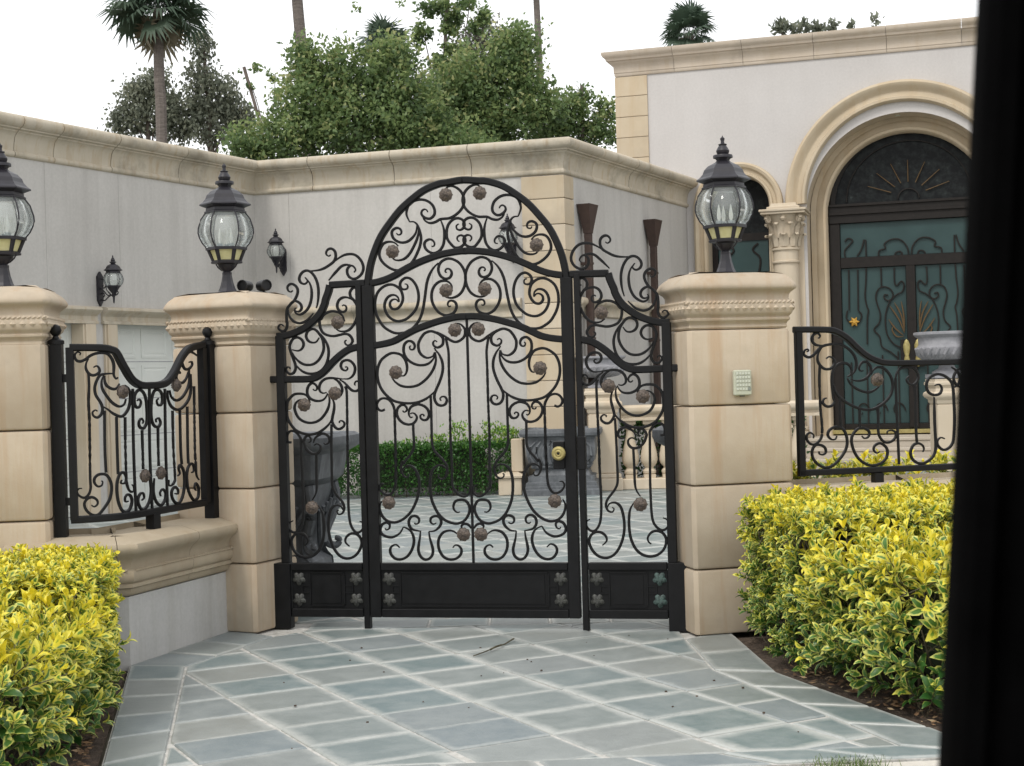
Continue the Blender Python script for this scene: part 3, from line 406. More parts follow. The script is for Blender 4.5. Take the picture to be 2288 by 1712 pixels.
full_me = None; near_n = 0; far = ([], [], [], []); CUT = []
def place_slab(poly, parent, near, fullcell=False, c=None):
    global full_me, near_n
    poly = [p for i, p in enumerate(poly) if hypot(p[0] - poly[i - 1][0], p[1] - poly[i - 1][1]) > .004]
    if len(poly) < 3 or area(poly) < .003: return
    c = np.mean(np.array(poly), axis=0); dz = random.uniform(-.003, .003)
    if near and near_n < 296:
        near_n += 1
        if fullcell:
            if full_me is None: full_me = slab_mesh(poly, c, 'slate')
            me = full_me
        else: me = slab_mesh(poly, c, 'slate')
        o = bpy.data.objects.new('paving_slab', me); COL.objects.link(o); o.parent = parent; o.location = (c[0], c[1], dz); o.rotation_euler = (random.uniform(-.0025, .0025), random.uniform(-.0025, .0025), 0)
    else:
        V, Fc, E = slab_geo(poly, (0, 0)); b = len(far[0]); far[0].extend((x, y, z + dz) for x, y, z in V); far[1].extend(tuple(b + q for q in f_) for f_ in Fc); far[2].extend(E); far[3].extend([random.random()] * len(V))
fld, crt = hps(FIELD), hps([(-6.5, 9.28), (9, 9.28), (9, 23.4), (-6.5, 23.4)])
court_cells = []
for i in range(-8, 60):
    for j in range(-18, 30):
        poly, c = cell(i, j)
        if 5 < c[1] < 9.6 and abs(c[0]) < 3:
            q = clip_poly(FIELD, hps(poly))
            if q: place_slab(q, driveway, True, abs(area(q) - AS * BS) < 1e-5)
        if 8.6 < c[1] < 23.8 and -6.8 < c[0] < 9.3:
            q = clip_poly(poly, crt)
            if q: court_cells.append((c[1] + abs(c[0]) * .3, q))
# border course: pieces cut square along the edges
def border(a0, a1, b0, b1, n):
    for k in range(n):
        t, u = k / n, (k + 1) / n; f = lambda p, q, s: (p[0] + (q[0] - p[0]) * s, p[1] + (q[1] - p[1]) * s)
        poly = [f(a0, a1, t), f(a0, a1, u), f(b0, b1, u), f(b0, b1, t)]
        if sum((poly[m][0] * poly[(m + 1) % 4][1] - poly[(m + 1) % 4][0] * poly[m][1]) for m in range(4)) < 0: poly.reverse()
        place_slab(poly, driveway, True)
border((-1.60, 5.49), (-2.12, 8.02), (-1.40, 5.72), (-1.80, 7.95), 6); border((-2.12, 8.02), (-1.761, 9.06), (-1.80, 7.95), (-1.46, 8.80), 3); border((-1.60, 5.49), (1.83, 5.70), (-1.40, 5.72), (1.50, 5.86), 8)
border((1.83, 5.70), (1.70, 6.14), (1.50, 5.86), (1.38, 6.25), 1); border((1.70, 6.14), (1.28, 7.37), (1.38, 6.25), (.98, 7.45), 3); border((1.28, 7.37), (1.22, 8.6), (.98, 7.45), (.94, 8.35), 2)
border((-1.30, 9.28), (.94, 9.28), (-1.30, 8.98), (.94, 8.98), 6)
court_cells.sort(key=lambda t: t[0])
for key, q in court_cells: place_slab(q, courtyard, True)
me = bpy.data.meshes.new('slab_field'); me.from_pydata(far[0], [], far[1]); a = me.attributes.new('edge', 'FLOAT', 'POINT'); a.data.foreach_set('value', far[2]); a = me.attributes.new('tint', 'FLOAT', 'POINT'); a.data.foreach_set('value', far[3]); me.materials.append(MATS['slate_far'])
o = bpy.data.objects.new('slab_field', me); COL.objects.link(o); o.parent = courtyard; tag(o, kind='stuff')
# sidewalk in front of the driveway, and planting soil left and right of it
mb = MB(); sw = [(-6, 1.5), (7, 1.5), (7, 6.0), (1.84, 5.68), (-1.60, 5.47), (-6, 5.2)]; mb.loft([[(x, y, -.1) for x, y in sw], [(x, y, -.012) for x, y in sw]], True); tag(mb.build('sidewalk', 'sidewalk_concrete'), kind='structure')
def soil(name, poly, z):
    bm = bmesh.new(); vs_ = [bm.verts.new((x, y, z)) for x, y in poly]; bm.faces.new(vs_); bmesh.ops.triangulate(bm, faces=bm.faces[:])
    for _ in range(5): bmesh.ops.subdivide_edges(bm, edges=[e for e in bm.edges if e.calc_length() > .09], cuts=1)
    bmesh.ops.triangulate(bm, faces=bm.faces[:])
    for q in bm.verts:
        if not q.is_boundary: q.co.z += random.uniform(-.004, .03)
    me = bpy.data.meshes.new(name); bm.to_mesh(me); bm.free(); me.materials.append(MATS['soil']); o = bpy.data.objects.new(name, me); COL.objects.link(o); return tag(o, kind='structure')
soil('planting_bed', [(-4.0, 5.3), (-1.625, 5.5), (-2.135, 8.02), (-4.0, 8.05)], -.03)
soil('planting_bed', [(1.85, 5.71), (4.2, 5.85), (4.2, 9.4), (1.24, 8.75), (1.24, 8.3), (1.30, 7.37), (1.72, 6.14)], -.03)

# ------------------------------------------------------------------ iron gate
IR = 'gate_iron'
def rosette(parent, x, z, r, mat='rosette_bronze', y=0.0, mapf=None):
    V = []; Fc = []; na, nr = 24, 6
    for side in (-1, 1):
        b = len(V)
        for i in range(nr + 1):
            for k in range(na):
                t = i / nr; a = 2 * pi * k / na
                rr = r * t * (1 + .07 * cos(9 * a) * (t > .7)); h = .022 * (1 - t ** 2) + .0075 * sin(t * 15) * (.5 + .5 * cos(9 * a + (i % 2) * pi)) * (t < .99) + .004
                V.append((rr * cos(a), side * h, rr * sin(a)))
        for i in range(nr):
            for k in range(na): q = (k + 1) % na; Fc.append((b + i * na + k, b + i * na + q, b + (i + 1) * na + q, b + (i + 1) * na + k)[::side])
    n = nr * na; m_ = (nr + 1) * na
    for k in range(na): q = (k + 1) % na; Fc.append((n + k, n + q, m_ + n + q, m_ + n + k))
    key = 'rosette%s%.3f' % (mat, r)
    me = bpy.data.meshes.get(key)
    if me is None:
        me = bpy.data.meshes.new(key); me.from_pydata(V, [], Fc); me.polygons.foreach_set('use_smooth', [True] * len(me.polygons)); me.materials.append(MATS[mat]); me.update()
    o = bpy.data.objects.new('rosette', me); COL.objects.link(o); o.parent = parent; o.location = mapf(x, y, z) if mapf else (x, y, z); return o
def corner_flower(parent, x, z, mat, y=-.03):
    V = []; Fc = []; na, nr = 28, 5
    for i in range(nr + 1):
        for k in range(na):
            t = i / nr; a = 2 * pi * k / na; lobe = .62 + .38 * abs(cos(2.5 * (a + pi / 2))); rr = .043 * t * lobe
            V.append((rr * cos(a), -(.013 * (1 - t ** 2) + .005 * abs(cos(5 * a)) * (t > .2) * (t < .95) + (0 if t == 1 else .003)), rr * sin(a)))
    for i in range(nr):
        for k in range(na): q = (k + 1) % na; Fc.append((i * na + k, (i + 1) * na + k, (i + 1) * na + q, i * na + q))
    Fc.append(tuple(nr * na + k for k in range(na)))
    me = bpy.data.meshes.get('corner_flower' + mat)
    if me is None:
        me = bpy.data.meshes.new('corner_flower' + mat); me.from_pydata(V, [], Fc); me.polygons.foreach_set('use_smooth', [True] * len(me.polygons)); me.materials.append(MATS[mat]); me.update()
    o = bpy.data.objects.new('corner_flower', me); COL.objects.link(o); o.parent = parent; o.location = (x, y, z); return o
def curve_part(name, pts, parent, w=.016, dep=.017, taper=(True, True), per=4, mapf=None, mat=IR, twist=None, y=0.0):
    mb = MB(); f = mapf if mapf else (lambda a, b, c: (a, b + y, c)); bar_mesh(mb, pts, w, dep, taper, per, f, twist); return mb.build(name, mat, parent, smooth=True)
mpts = lambda L, k=1.0: [(k * a / 1000, b / 1000) for a, b in L]
GZ = -11.904; G0 = (-.2604, 8.8521, 0)
gate = thing('entrance_gate', 'tall arched black iron gate leaf with brass knob, hung between two fixed side panels', 'gate', G0, radians(GZ))
FR = D['frame']
mir = lambda L: L + [(-a, b) for a, b in reversed(L)]
def rail(name, L, parent, w=.041, dep=.045, k=1.0):
    return curve_part(name, mpts(L, k), parent, w, dep, (False, False), 5)
arch = [(-612, 2095)] + FR['arch'][1:-1] + [(0, 2694)]
rail('arch_rail', [(-612, 2040)] + mir(arch)[0:-1] + [(612, 2095), (612, 2040)], gate)
rail('upper_rail', mir([(a, b) for a, b in FR['uprail'] if a < -5] + [(0, FR['uprail'][-1][1])]), gate)
rail('middle_rail', mir([(a, b) for a, b in FR['midrail'] if a < -5] + [(0, FR['midrail'][-1][1])]), gate)
for sg in (-1, 1): mb = MB(); mb.box(sg * .611 - .034, sg * .611 + .034, -.026, .026, .072, 2.085, .003); mb.build('stile', IR, gate)
def lower_panel(parent, x0, x1, mats):
    mb = MB(); mb.box(x0, x1, -.024, .024, .357, .400, .003); mb.build('panel_rail', IR, parent)
    mb = MB(); mb.box(x0, x1, -.024, .024, .072, .122, .003); mb.build('bottom_rail', IR, parent)
    mb = MB(); mb.box(x0, x1, -.006, .006, .1225, .3565); a, b = x0 + .018, x1 - .018
    n = .105
    for q in ((a + n, b - n, .338, .346), (a + n, b - n, .136, .144)): mb.box(q[0], q[1], -.013, -.0062, q[2], q[3])
    for xx, s in ((a, 1), (b, -1)):
        u = lambda p, q: (min(xx + s * p, xx + s * q), max(xx + s * p, xx + s * q))
        for (p, q, z0, z1) in ((n - .008, n, .148, .334), (.045, n - .0085, .258, .266), (.045, n - .0085, .216, .224), (.045, .053, .2245, .2575)): e, f_ = u(p, q); mb.box(e, f_, -.013, -.0062, z0, z1)
    mb.box(a + n + .02, b - n - .02, -.0105, -.0061, .156, .326); mb.build('bottom_panel', IR, parent)
    k = 0
    for z in (.305, .176):
        for xx in (x0 + .046, x1 - .046): corner_flower(parent, xx, z, mats[k % len(mats)], -.0065); k += 1
lower_panel(gate, -.575, .575, ['corner_bronze'])
for i, L in enumerate(D['leaf_s']):
    for k in (1, -.985): curve_part('scroll', mpts(L, k), gate, y=.002 * (i % 3 - 1))
for i, L in enumerate(D['leaf_b']):
    for k in (1, -.985): curve_part('picket_bar', mpts(L, k), gate, .0145, .015, (False, True), 6, twist=(.18, .62) if i in (0, 2) else None)
mb = MB(); mb.box(-.0075, .0075, -.0075, .0075, .40, 1.88, .002); mb.build('centre_bar', IR, gate)
for i, (a, b) in enumerate(D['leaf_r']):
    for k in (1, -.985): rosette(gate, k * a / 1000, b / 1000, .041, y=-.012)
mb = MB(); mb.box(.508, .576, -.032, .030, .955, 1.118, .004); mb.build('lock_box', IR, gate)
mb = MB(); prof = [(.0, .046), (.008, .046), (.0085, .050), (.014, .052), (.020, .048), (.030, .050), (.038, .046), (.042, .038), (.041, .032), (.030, .028), (.018, .02), (.018, .0)]
mb.loft([[(r * cos(2 * pi * k / 24), -h, r * sin(2 * pi * k / 24)) for k in range(24)] for r, h in prof], True); knob = mb.build('knob', 'brass', gate, (.548, -.03, 1.05), True); mb = MB(); mb.loft([[(.007 * cos(2 * pi * k / 12), -h, .007 * sin(2 * pi * k / 12)) for k in range(12)] for h in (.0525, .047)], True); mb.build('keyhole', 'flood_black', knob); mb = MB(); mb.loft([[(.007 * cos(2 * pi * k / 12), -h, .007 * sin(2 * pi * k / 12)) for k in range(12)] for h in (.0525, .047)], True); mb.build('keyhole', 'flood_black', knob)
# fixed panels left and right of the leaf
def side_panel(k, label):
    t = thing('gate_side_panel', label, 'gate panel', G0, radians(GZ)); q = lambda x: k * x
    def bx(name, a, b, z0, z1, y=.026): mb = MB(); mb.box(min(q(a), q(b)), max(q(a), q(b)), -y, y, z0, z1, .003); return mb.build(name, IR, t)
    bx('post', -1.209, -1.156, .402, 1.80); bx('post_base', -1.262, -1.154, 0, .4015, .036); bx('stile', -.687, -.651, 0, 2.105)
    for n, L in (('top_rail', FR['sidetop']), ('swept_rail', FR['sidecurve']), ('crossbar', FR['crossbar'])): rail(n, L, t, .043, .045, k * (1.0 if k < 0 else 1))
    lower_panel(t, *sorted((q(-1.150), q(-.692))), ['corner_bronze'] if k == 1 else ['corner_bronze', 'verdigris'])
    for i, L in enumerate(D['side_s']): curve_part('scroll', mpts(L, k), t, y=.002 * (i % 3 - 1))
    for i, L in enumerate(D['side_b']): curve_part('picket_bar', mpts(L, k), t, .0145, .015, (False, True), 6, twist=(.12, .5) if i == 0 else None)
    for a, b in D['side_r']: rosette(t, k * a / 1000, b / 1000, .041, y=-.012)
    return t
side_panel(1, 'fixed iron panel between the left pier and the arched gate leaf, topped with loose scrolls')
side_panel(-1.01, 'fixed iron panel between the arched gate leaf and the keypad pier, two flowers turned green')
mb = MB(); mb.box(.652, .700, -.03, .03, .95, 1.145, .004); mb.build('lock_keeper', IR, gate)

# ------------------------------------------------------------------ stone piers
def square(w, d, c=0.0):
    h, e = w / 2, d / 2
    if c <= 0: return [(-h, -e), (h, -e), (h, e), (-h, e)]
    return [(-h + c, -e), (h - c, -e), (h, -e + c), (h, e - c), (h - c, e), (-h + c, e), (-h, e - c), (-h, -e + c)]
CAPP = [(-.02, 1.747), (-.012, 1.757), (-.016, 1.772), (-.008, 1.786), (.004, 1.796), (.006, 1.806), (-.001, 1.812), (.004, 1.822), (.012, 1.828), (.020, 1.842), (.025, 1.866), (.022, 1.888), (.015, 1.898), (.006, 1.906), (.0, 1.920), (.001, 1.938), (.010, 1.953), (.026, 1.966), (.040, 1.975), (.044, 1.986), (.042, 1.998), (.032, 2.014), (.016, 2.032), (-.006, 2.048), (-.014, 2.052), (-.02, 2.060), (-.04, 2.066), (-.10, 2.078)]
def make_pier(label, corner, side, ang, w, d, stones=(0, .376, .855, 1.31, 1.745), group='limestone gate piers'):
    """corner: plan position of the front corner nearest the driveway (side=+1: its front-right corner, -1: front-left)"""
    u = np.array([cos(ang), sin(ang)]); nb = np.array([-sin(ang), cos(ang)]); c = np.array(corner) - side * u * w / 2 + nb * d / 2
    t = thing('gate_pier', label, 'stone pier', (c[0], c[1], 0), ang, group)
    for z0, z1 in zip(stones[:-1], stones[1:]):
        z0 += .002; z1 -= .002; r = .017; mb = MB(); sec = [(-.026, z0), (-.017, z0 + .001), (-.005, z0 + .006), (0, z0 + r), (0, z1 - r), (-.005, z1 - .006), (-.017, z1 - .001), (-.026, z1)]
        path = square(w, d, .022); rings = [[(p[0], p[1], z) for p in offset_path(path, o, True)] for o, z in sec]; mb.loft(rings, True); mb.build('stone_block', 'pier_stone', t, smooth=True)
    mb = MB(); path = square(w, d, .012); rings = [[(p[0], p[1], z) for p in offset_path(path, o, True)] for o, z in CAPP]; mb.loft(rings, True); cap = mb.build('cap', 'pier_stone', t, smooth=True)
    rope, egg = MB(), MB()
    def beads(m_, z, off, step, rx, rz, slant):
        P = [np.array(p) for p in offset_path(square(w, d), off, True)]
        for i in range(4):
            a, b = P[i], P[(i + 1) % 4]; L = np.linalg.norm(b - a); n = max(2, int(L / step)); dv = (b - a) / L; ov = np.array([dv[1], -dv[0]])
            for k in range(n):
                c_ = a + dv * L * (k + .5) / n; ring = []
                pts = [(rx, slant * rz * .6), (0, rz), (-rx, -slant * rz * .6), (0, -rz)]
                base = [tuple(c_ + dv * p) + (z + q,) for p, q in pts]; tip = tuple(c_ + ov * rz * .75) + (z,); ins = tuple(c_ - ov * rz * .4) + (z,)
                m_.add(base + [tip, ins], [(0, 1, 4), (1, 2, 4), (2, 3, 4), (3, 0, 4), (1, 0, 5), (2, 1, 5), (3, 2, 5), (0, 3, 5)])
    beads(rope, 1.897, .020, .026, .015, .013, 1); beads(egg, 1.864, .024, .048, .019, .017, 0)
    rope.build('rope_moulding', 'pier_stone', cap, smooth=True); egg.build('egg_moulding', 'pier_stone', cap, smooth=True)
    return t, c, ang
pierR = make_pier('stone pier carrying the keypad, right of the gate, yellow hedge at its foot', (1.008, 8.395), -1, radians(14), .63, .38)
pierL = make_pier('stone pier left of the gate with two small floodlights peering over its cap', (-1.583, 8.901), 1, radians(-26.6), .59, .46, (0, .42, .875, 1.335, 1.745))
pierF = make_pier('stone pier cut off by the left edge of the photo, beside the curved railing', (-2.515, 7.96), 1, radians(6), .62, .46, (0, .40, .80, 1.29, 1.76))

# ------------------------------------------------------------------ lanterns
RT = [(.158, .546), (.157, .553), (.137, .567), (.120, .587), (.111, .61), (.088, .633), (.044, .655), (.037, .664), (.048, .678)]
def globe_r(z):
    zs = [.285, .313, .348, .376, .405, .46, .50]; rs = [.122, .145, .162, .169, .167, .150, .122]; return float(np.interp(z, zs, rs))
def lantern_head(t, rot, k=1.0, z0=0.0, y0=0.0, simple=False):
    LM_ = 'lantern_metal'; off = lambda L: [(r * k, z0 + z * k) for r, z in L]
    mb = MB(); mb.lathe(off([(0.0, .53), (.118, .53), (.14, .539), (.158, .5455)] + RT[1:]), 6, 0, y0, rot); roof = mb.build('roof', LM_, t)
    mb = MB(); mb.lathe(off([(.03, .676), (.058, .678), (.058, .690), (.056, .695), (.03, .698), (.036, .706), (.039, .721), (.030, .738), (.022, .75), (.026, .758), (.012, .764), (.010, .775), (.014, .792), (.004, .802), (0, .812)]), 12, 0, y0); mb.build('finial', LM_, t, smooth=True)
    mb = MB(); mb.lathe(off([(.10, .529), (.118, .529), (.120, .512), (.129, .507), (.129, .499), (.10, .499)]), 6, 0, y0, rot); mb.build('neck_ring', LM_, t)
    mb = MB(); mb.lathe(off([(.09, .268), (.126, .268), (.128, .285), (.09, .285)]), 6, 0, y0, rot); mb.build('lower_ring', LM_, t)
    zs = [.285, .30, .313, .33, .348, .376, .405, .432, .46, .48, .50]
    for i in range(6):
        a = rot + i * pi / 3; mb = MB(); mb.tube([(globe_r(z) * k * cos(a), y0 + globe_r(z) * k * sin(a), z0 + z * k) for z in zs], .0045 * k, 6); mb.build('rib', LM_, t)
        b = a + pi / 3; V = []; Fc = []
        for z in zs:
            r = (globe_r(z) - .002) * k; p, q = np.array([r * cos(a), r * sin(a)]), np.array([r * cos(b), r * sin(b)])
            for s in (.03, .97): w_ = p + (q - p) * s; V.append((w_[0], y0 + w_[1], z0 + z * k))
        for j in range(len(zs) - 1): Fc.append((2 * j, 2 * j + 1, 2 * j + 3, 2 * j + 2))
        mb = MB(); mb.add(V, Fc); o = mb.build('glass_pane', 'lantern_glass', t, smooth=True); o.modifiers.new('thickness', 'SOLIDIFY').thickness = .0025 * k
        if not simple:
            mb = MB(); r0, r1 = .104 * k, .078 * k
            def fq(s0, s1, ex): return [tuple((np.array([r * cos(a), r * sin(a)]) * (1 - s) + np.array([r * cos(b), r * sin(b)]) * s) * ex + np.array([0, y0])) + (z0 + z * k,) for r, z, s in ((r1, .205, s0), (r1, .205, s1), (r0, .268, s1), (r0, .268, s0))]
            A_ = fq(0, 1, 1.0); B_ = fq(0, 1, .93); mb.loft([B_, A_], True); mb.build('amber_pane', 'amber_pane', t)
            mb = MB(); mb.tube([(1.03 * r1 * cos(a), y0 + 1.03 * r1 * sin(a), z0 + .20 * k), (1.03 * r0 * cos(a), y0 + 1.03 * r0 * sin(a), z0 + .272 * k)], .012 * k, 6, .015 * k); mb.build('strap', LM_, t)
    if not simple:
        for i, (x, y) in enumerate(((-.035, -.02), (.035, -.02), (0, .04))):
            mb = MB(); mb.lathe(off([(.0, .286), (.018, .286), (.018, .31), (.0, .31)]), 10, x * k, y0 + y * k); mb.build('socket', 'socket', t)
            mb = MB(); mb.lathe(off([(.007, .31), (.012, .33), (.0125, .345), (.008, .375), (.003, .40), (0, .408)]), 10, x * k, y0 + y * k); mb.build('bulb', 'bulb_glass', t, smooth=True)
def pier_lantern(label, x, y, rot, z=2.072):
    t = thing('pier_lantern', label, 'lantern', (x, y, z), 0, 'lanterns on the gate piers'); lantern_head(t, rot)
    LM_ = 'lantern_metal'
    mb = MB(); mb.lathe([(.0, .18), (.05, .18), (.094, .186), (.097, .196), (.085, .206), (.0, .206)], 6, 0, 0, rot); mb.build('tray_ring', LM_, t)
    mb = MB(); mb.lathe([(.0, .137), (.024, .137), (.038, .150), (.052, .166), (.055, .1795), (0, .1795)], 16); mb.build('bowl', LM_, t, smooth=True)
    mb = MB(); mb.lathe([(0, 0), (.069, 0), (.068, .006), (.058, .012), (.048, .034), (.036, .074), (.029, .115), (.030, .13), (.024, .1365), (0, .1365)], 8, 0, 0, rot + .2); mb.build('pedestal', LM_, t)
    for i in range(4):
        a = rot + i * pi / 2 + .4; mb = MB(); mb.tube([(.086 * cos(a), .086 * sin(a), .188), (.07 * cos(a), .07 * sin(a), .165), (.045 * cos(a), .045 * sin(a), .147), (.026 * cos(a), .026 * sin(a), .14)], .004, 6); mb.build('strut', LM_, t)
    return t
pier_lantern('six-sided black lantern with yellow lower panes on the pier left of the gate', -1.745, 9.15, radians(-52))
pier_lantern('six-sided black lantern showing its candle bulbs, on the pier with the keypad', 1.268, 8.63, radians(-66))
pier_lantern('six-sided black lantern half cut off by the left edge of the photo', -2.79, 8.16, radians(-40), 2.07)
mb = None
# two small black floodlights behind the left pier's cap
fl = thing('floodlight_pair', 'two small black round floodlights peering over the cap of the pier left of the gate', 'floodlight', (-1.58, 9.28, 2.085))
for x, a in ((-.075, -.25), (.035, .55)):
    mb = MB(); R_ = [(.026, -.05), (.033, -.045), (.036, 0), (.036, .055), (.031, .058), (.029, .045), (.0, .045)]
    pts = [[(r * cos(2 * pi * k / 20), -h, r * sin(2 * pi * k / 20)) for k in range(20)] for r, h in R_]; mb.loft(pts, True); mb.build('lamp_hood', 'flood_black', fl, (x, 0, .040), True, (0, 0, a))
mb = MB(); mb.box(-.09, .05, -.008, .03, -.005, .002); mb.tube([(-.075, .01, 0), (-.075, .01, .03)], .007, 8); mb.tube([(.035, .01, 0), (.035, .01, .03)], .007, 8); mb.build('bracket', 'flood_black', fl)
# keypad on the right pier
kx, ky = 1.313, 8.466; kp = thing('keypad', 'pale grey-green keypad with rows of small keys on the pier right of the gate', 'keypad', (kx, ky, 1.438), radians(14))
mb = MB(); mb.box(-.054, .054, -.028, .0, -.074, .072, .006); mb.build('housing', 'keypad_plastic', kp); mb = MB(); mb.box(-.012, .012, -.022, -.002, -.08, -.0745); mb.build('lock_tab', 'flood_black', kp)
k0 = None
for r in range(5):
    for c_ in range(5):
        if k0 is None: mb = MB(); mb.box(-.0072, .0072, -.0035, .0, -.0085, .0085, .0015); k0 = mb.build('key', 'keypad_key', kp, (-.034 + .0178 * c_, -.0282, .052 - .0222 * r))
        elif r == 4 and c_ == 4: mb = MB(); mb.box(-.0085, .0085, -.0035, .0, -.0095, .0095, .0015); mb.build('key', 'keypad_dark_key', kp, (-.034 + .0178 * c_, -.0282, .052 - .0222 * r))
        else: share(k0, (-.034 + .0178 * c_, -.0282, .052 - .0222 * r), kp)

# ------------------------------------------------------------------ low walls with moulded ledges
LEDGE = [(-.34, .02), (-.34, -.012), (-.02, .0), (.075, -.030), (.092, -.036), (.100, -.052), (.098, -.075), (.080, -.095), (.055, -.115), (.036, -.14), (.030, -.165), (.032, -.178), (.050, -.186), (.058, -.205), (.055, -.235), (.045, -.25), (.036, -.254), (.045, -.262), (.044, -.276), (.024, -.285), (.020, -.31), (.004, -.325), (-.02, -.33), (-.30, -.33)]
def low_wall(label, path, top, joints):
    t = thing('low_wall', label, 'low wall', (path[0][0], path[0][1], 0)); loc = [(x - path[0][0], y - path[0][1]) for x, y in path]
    mb = MB(); sweep(mb, [(0, -.05), (0, top - .331), (-.26, top - .331), (-.26, -.05)], loc); mb.build('wall_face', 'low_wall_stucco', t)
    cuts = [0] + joints + [None]; T = subpath(loc, 0, .1)[1]; cuts[-1] = T
    full = [(a, b) for a, b in loc]
    for a, b in zip(cuts[:-1], cuts[1:]):
        sp, _ = subpath(loc, a + (.002 if a else 0), b - (.002 if b < T else 0)); mb = MB(); sweep(mb, [(o, top + z) for o, z in LEDGE], sp); led = mb.build('ledge_stone', 'ledge_stone', t, smooth=True)
        beads = MB(); L = subpath(sp, 0, .01)[1]; n = int(L / .027)
        for k in range(n):
            p, _ = subpath(sp, L * (k + .2) / n, L * (k + .8) / n); e = offset_path(p, .051); e0, e1 = e[0], e[-1]; dv = (e1 - e0); dv = dv / np.linalg.norm(dv); ov = np.array([dv[1], -dv[0]]); m_ = (e0 + e1) / 2; z = top - .183
            beads.add([tuple(m_ + dv * .012) + (z + .006,), tuple(m_) + (z + .011,), tuple(m_ - dv * .012) + (z - .006,), tuple(m_) + (z - .011,), tuple(m_ + ov * .017) + (z,)], [(0, 1, 4), (1, 2, 4), (2, 3, 4), (3, 0, 4)])
        beads.build('bead_moulding', 'ledge_stone', led)
    return t
low_wall('low grey wall with a moulded stone ledge under the curved railing, left of the gate', [(-2.75, 7.99), (-2.20, 7.99), (-2.115, 8.02), (-1.761, 9.041), (-1.75, 9.08)], .70, [.58, 1.22])
ra = radians(14); rl0 = np.array([1.57, 8.60]); rdv = np.array([cos(ra), sin(ra)])
low_wall('low wall with a stone ledge behind the right-hand hedge, under the straight railing', [tuple(rl0), tuple(rl0 + rdv * 2.6)], .815, [.9, 1.8])

# ------------------------------------------------------------------ iron railings on the low walls
FI = 'fence_iron'
PL = [np.array(p) for p in D['lf_path']]; PS = np.concatenate([[0], np.cumsum([np.linalg.norm(PL[i + 1] - PL[i]) for i in range(len(PL) - 1)])])
PL_A = np.array(PL); FO = PL[0]
def bend(s, y, z):
    x = np.interp(s, PS, PL_A[:, 0]); yy = np.interp(s, PS, PL_A[:, 1]); e = .02; dx = np.interp(s + e, PS, PL_A[:, 0]) - np.interp(s - e, PS, PL_A[:, 0]); dy = np.interp(s + e, PS, PL_A[:, 1]) - np.interp(s - e, PS, PL_A[:, 1]); L = hypot(dx, dy) + 1e-9
    return (x - dy / L * y - FO[0], yy + dx / L * y - FO[1], z)
lfence = thing('curved_railing', 'curved black iron railing with dipped top rail and ball finials, left of the gate', 'railing', (FO[0], FO[1], 0))
def dense(L, st=.03):
    P = [np.array(p) / 1000 for p in L]; P = crom(P, 4); o = []
    for a, b in zip(P[:-1], P[1:]):
        n = max(1, int(np.linalg.norm(b - a) / st)); o += [a + (b - a) * k / n for k in range(n)]
    return o + [P[-1]]
def fcurve(name, L, w, dep, taper, mapf, parent, mat=FI, twist=None):
    mb = MB(); bar_mesh(mb, dense(L), w, dep, taper, 1, mapf, twist, smooth=False); return mb.build(name, mat, parent, smooth=True)
fcurve('top_rail', D['lf_top'], .040, .045, (False, False), bend, lfence); fcurve('bottom_rail', [(85, 790), (335, 793), (600, 796), (820, 798), (1150, 800)], .040, .040, (False, False), bend, lfence)
def vpost(s0, s1, z0, z1, name, dep=.026):
    mb = MB(); mb.loft([[bend(s, y, z) for s, y in ((s0, -dep), (s1, -dep), (s1, dep), (s0, dep))] for z in (z0, z1)], True); return mb.build(name, FI, lfence)
for s in (.028, 1.236):
    vpost(s - .034, s + .034, .700, 1.755, 'post', .034); mb = MB(); x, y, _ = bend(s, 0, 0); mb.lathe([(.045, 1.755), (.045, 1.775), (.02, 1.786), (.014, 1.80), (.026, 1.812), (.033, 1.832), (.026, 1.853), (.012, 1.862), (0, 1.865)], 16, x, y); mb.build('ball_finial', FI, lfence, smooth=True)
vpost(.082, .122, .79, 1.735, 'stile', .022); vpost(1.145, 1.190, .80, 1.735, 'stile', .022); vpost(.575, .635, .700, .785, 'foot', .03); vpost(.062, .082, 1.545, 1.59, 'hinge', .012); vpost(.062, .082, .87, .912, 'hinge', .012)
for L in D['lf_s']: fcurve('scroll', L, .016, .016, (True, True), bend, lfence)
for i, L in enumerate(D['lf_b']): fcurve('picket_bar', L, .0145, .015, (False, len(L) > 4), bend, lfence, twist=(.1, .45) if i in (0, 3, 5, 7, 9, 12) else None)
for a, b in D['lf_r']:
    o = rosette(lfence, 0, 0, .038); o.location = bend(a / 1000, -.012, b / 1000); e = .03; p, q = bend(a / 1000 - e, 0, 0), bend(a / 1000 + e, 0, 0); o.rotation_euler = (0, 0, atan2(q[1] - p[1], q[0] - p[0]))
RF0 = (1.60, 8.74, 0); rfence = thing('straight_railing', 'straight black iron railing right of the gate, seen against the house door', 'railing', RF0, ra)
AX = 1.150                                                      # the railing is symmetrical about its middle
def rmap(k): return (lambda a, y, z: ((a if k == 1 else 2 * AX - a), y, z))
T_ = [p for p in D['rf_top'] if p[0] < 1100]
fcurve('top_rail', T_ + [(int(2000 * AX) - a, b) for a, b in reversed(T_)], .037, .045, (False, False), rmap(1), rfence)
fcurve('bottom_rail', [(88, 889), (700, 887), (2210, 885)], .037, .040, (False, False), rmap(1), rfence)
for x in (.108, 2 * AX - .108): mb = MB(); mb.box(x - .021, x + .021, -.02, .02, .868, 1.757, .003); mb.build('stile', FI, rfence)
for x in (.6, 1.7): mb = MB(); mb.box(x - .028, x + .028, -.028, .028, .80, .8685); mb.build('foot', FI, rfence)
for L in D['rf_s'][:]:
    for k in (1, -1): fcurve('scroll', L, .016, .016, (True, True), rmap(k), rfence)
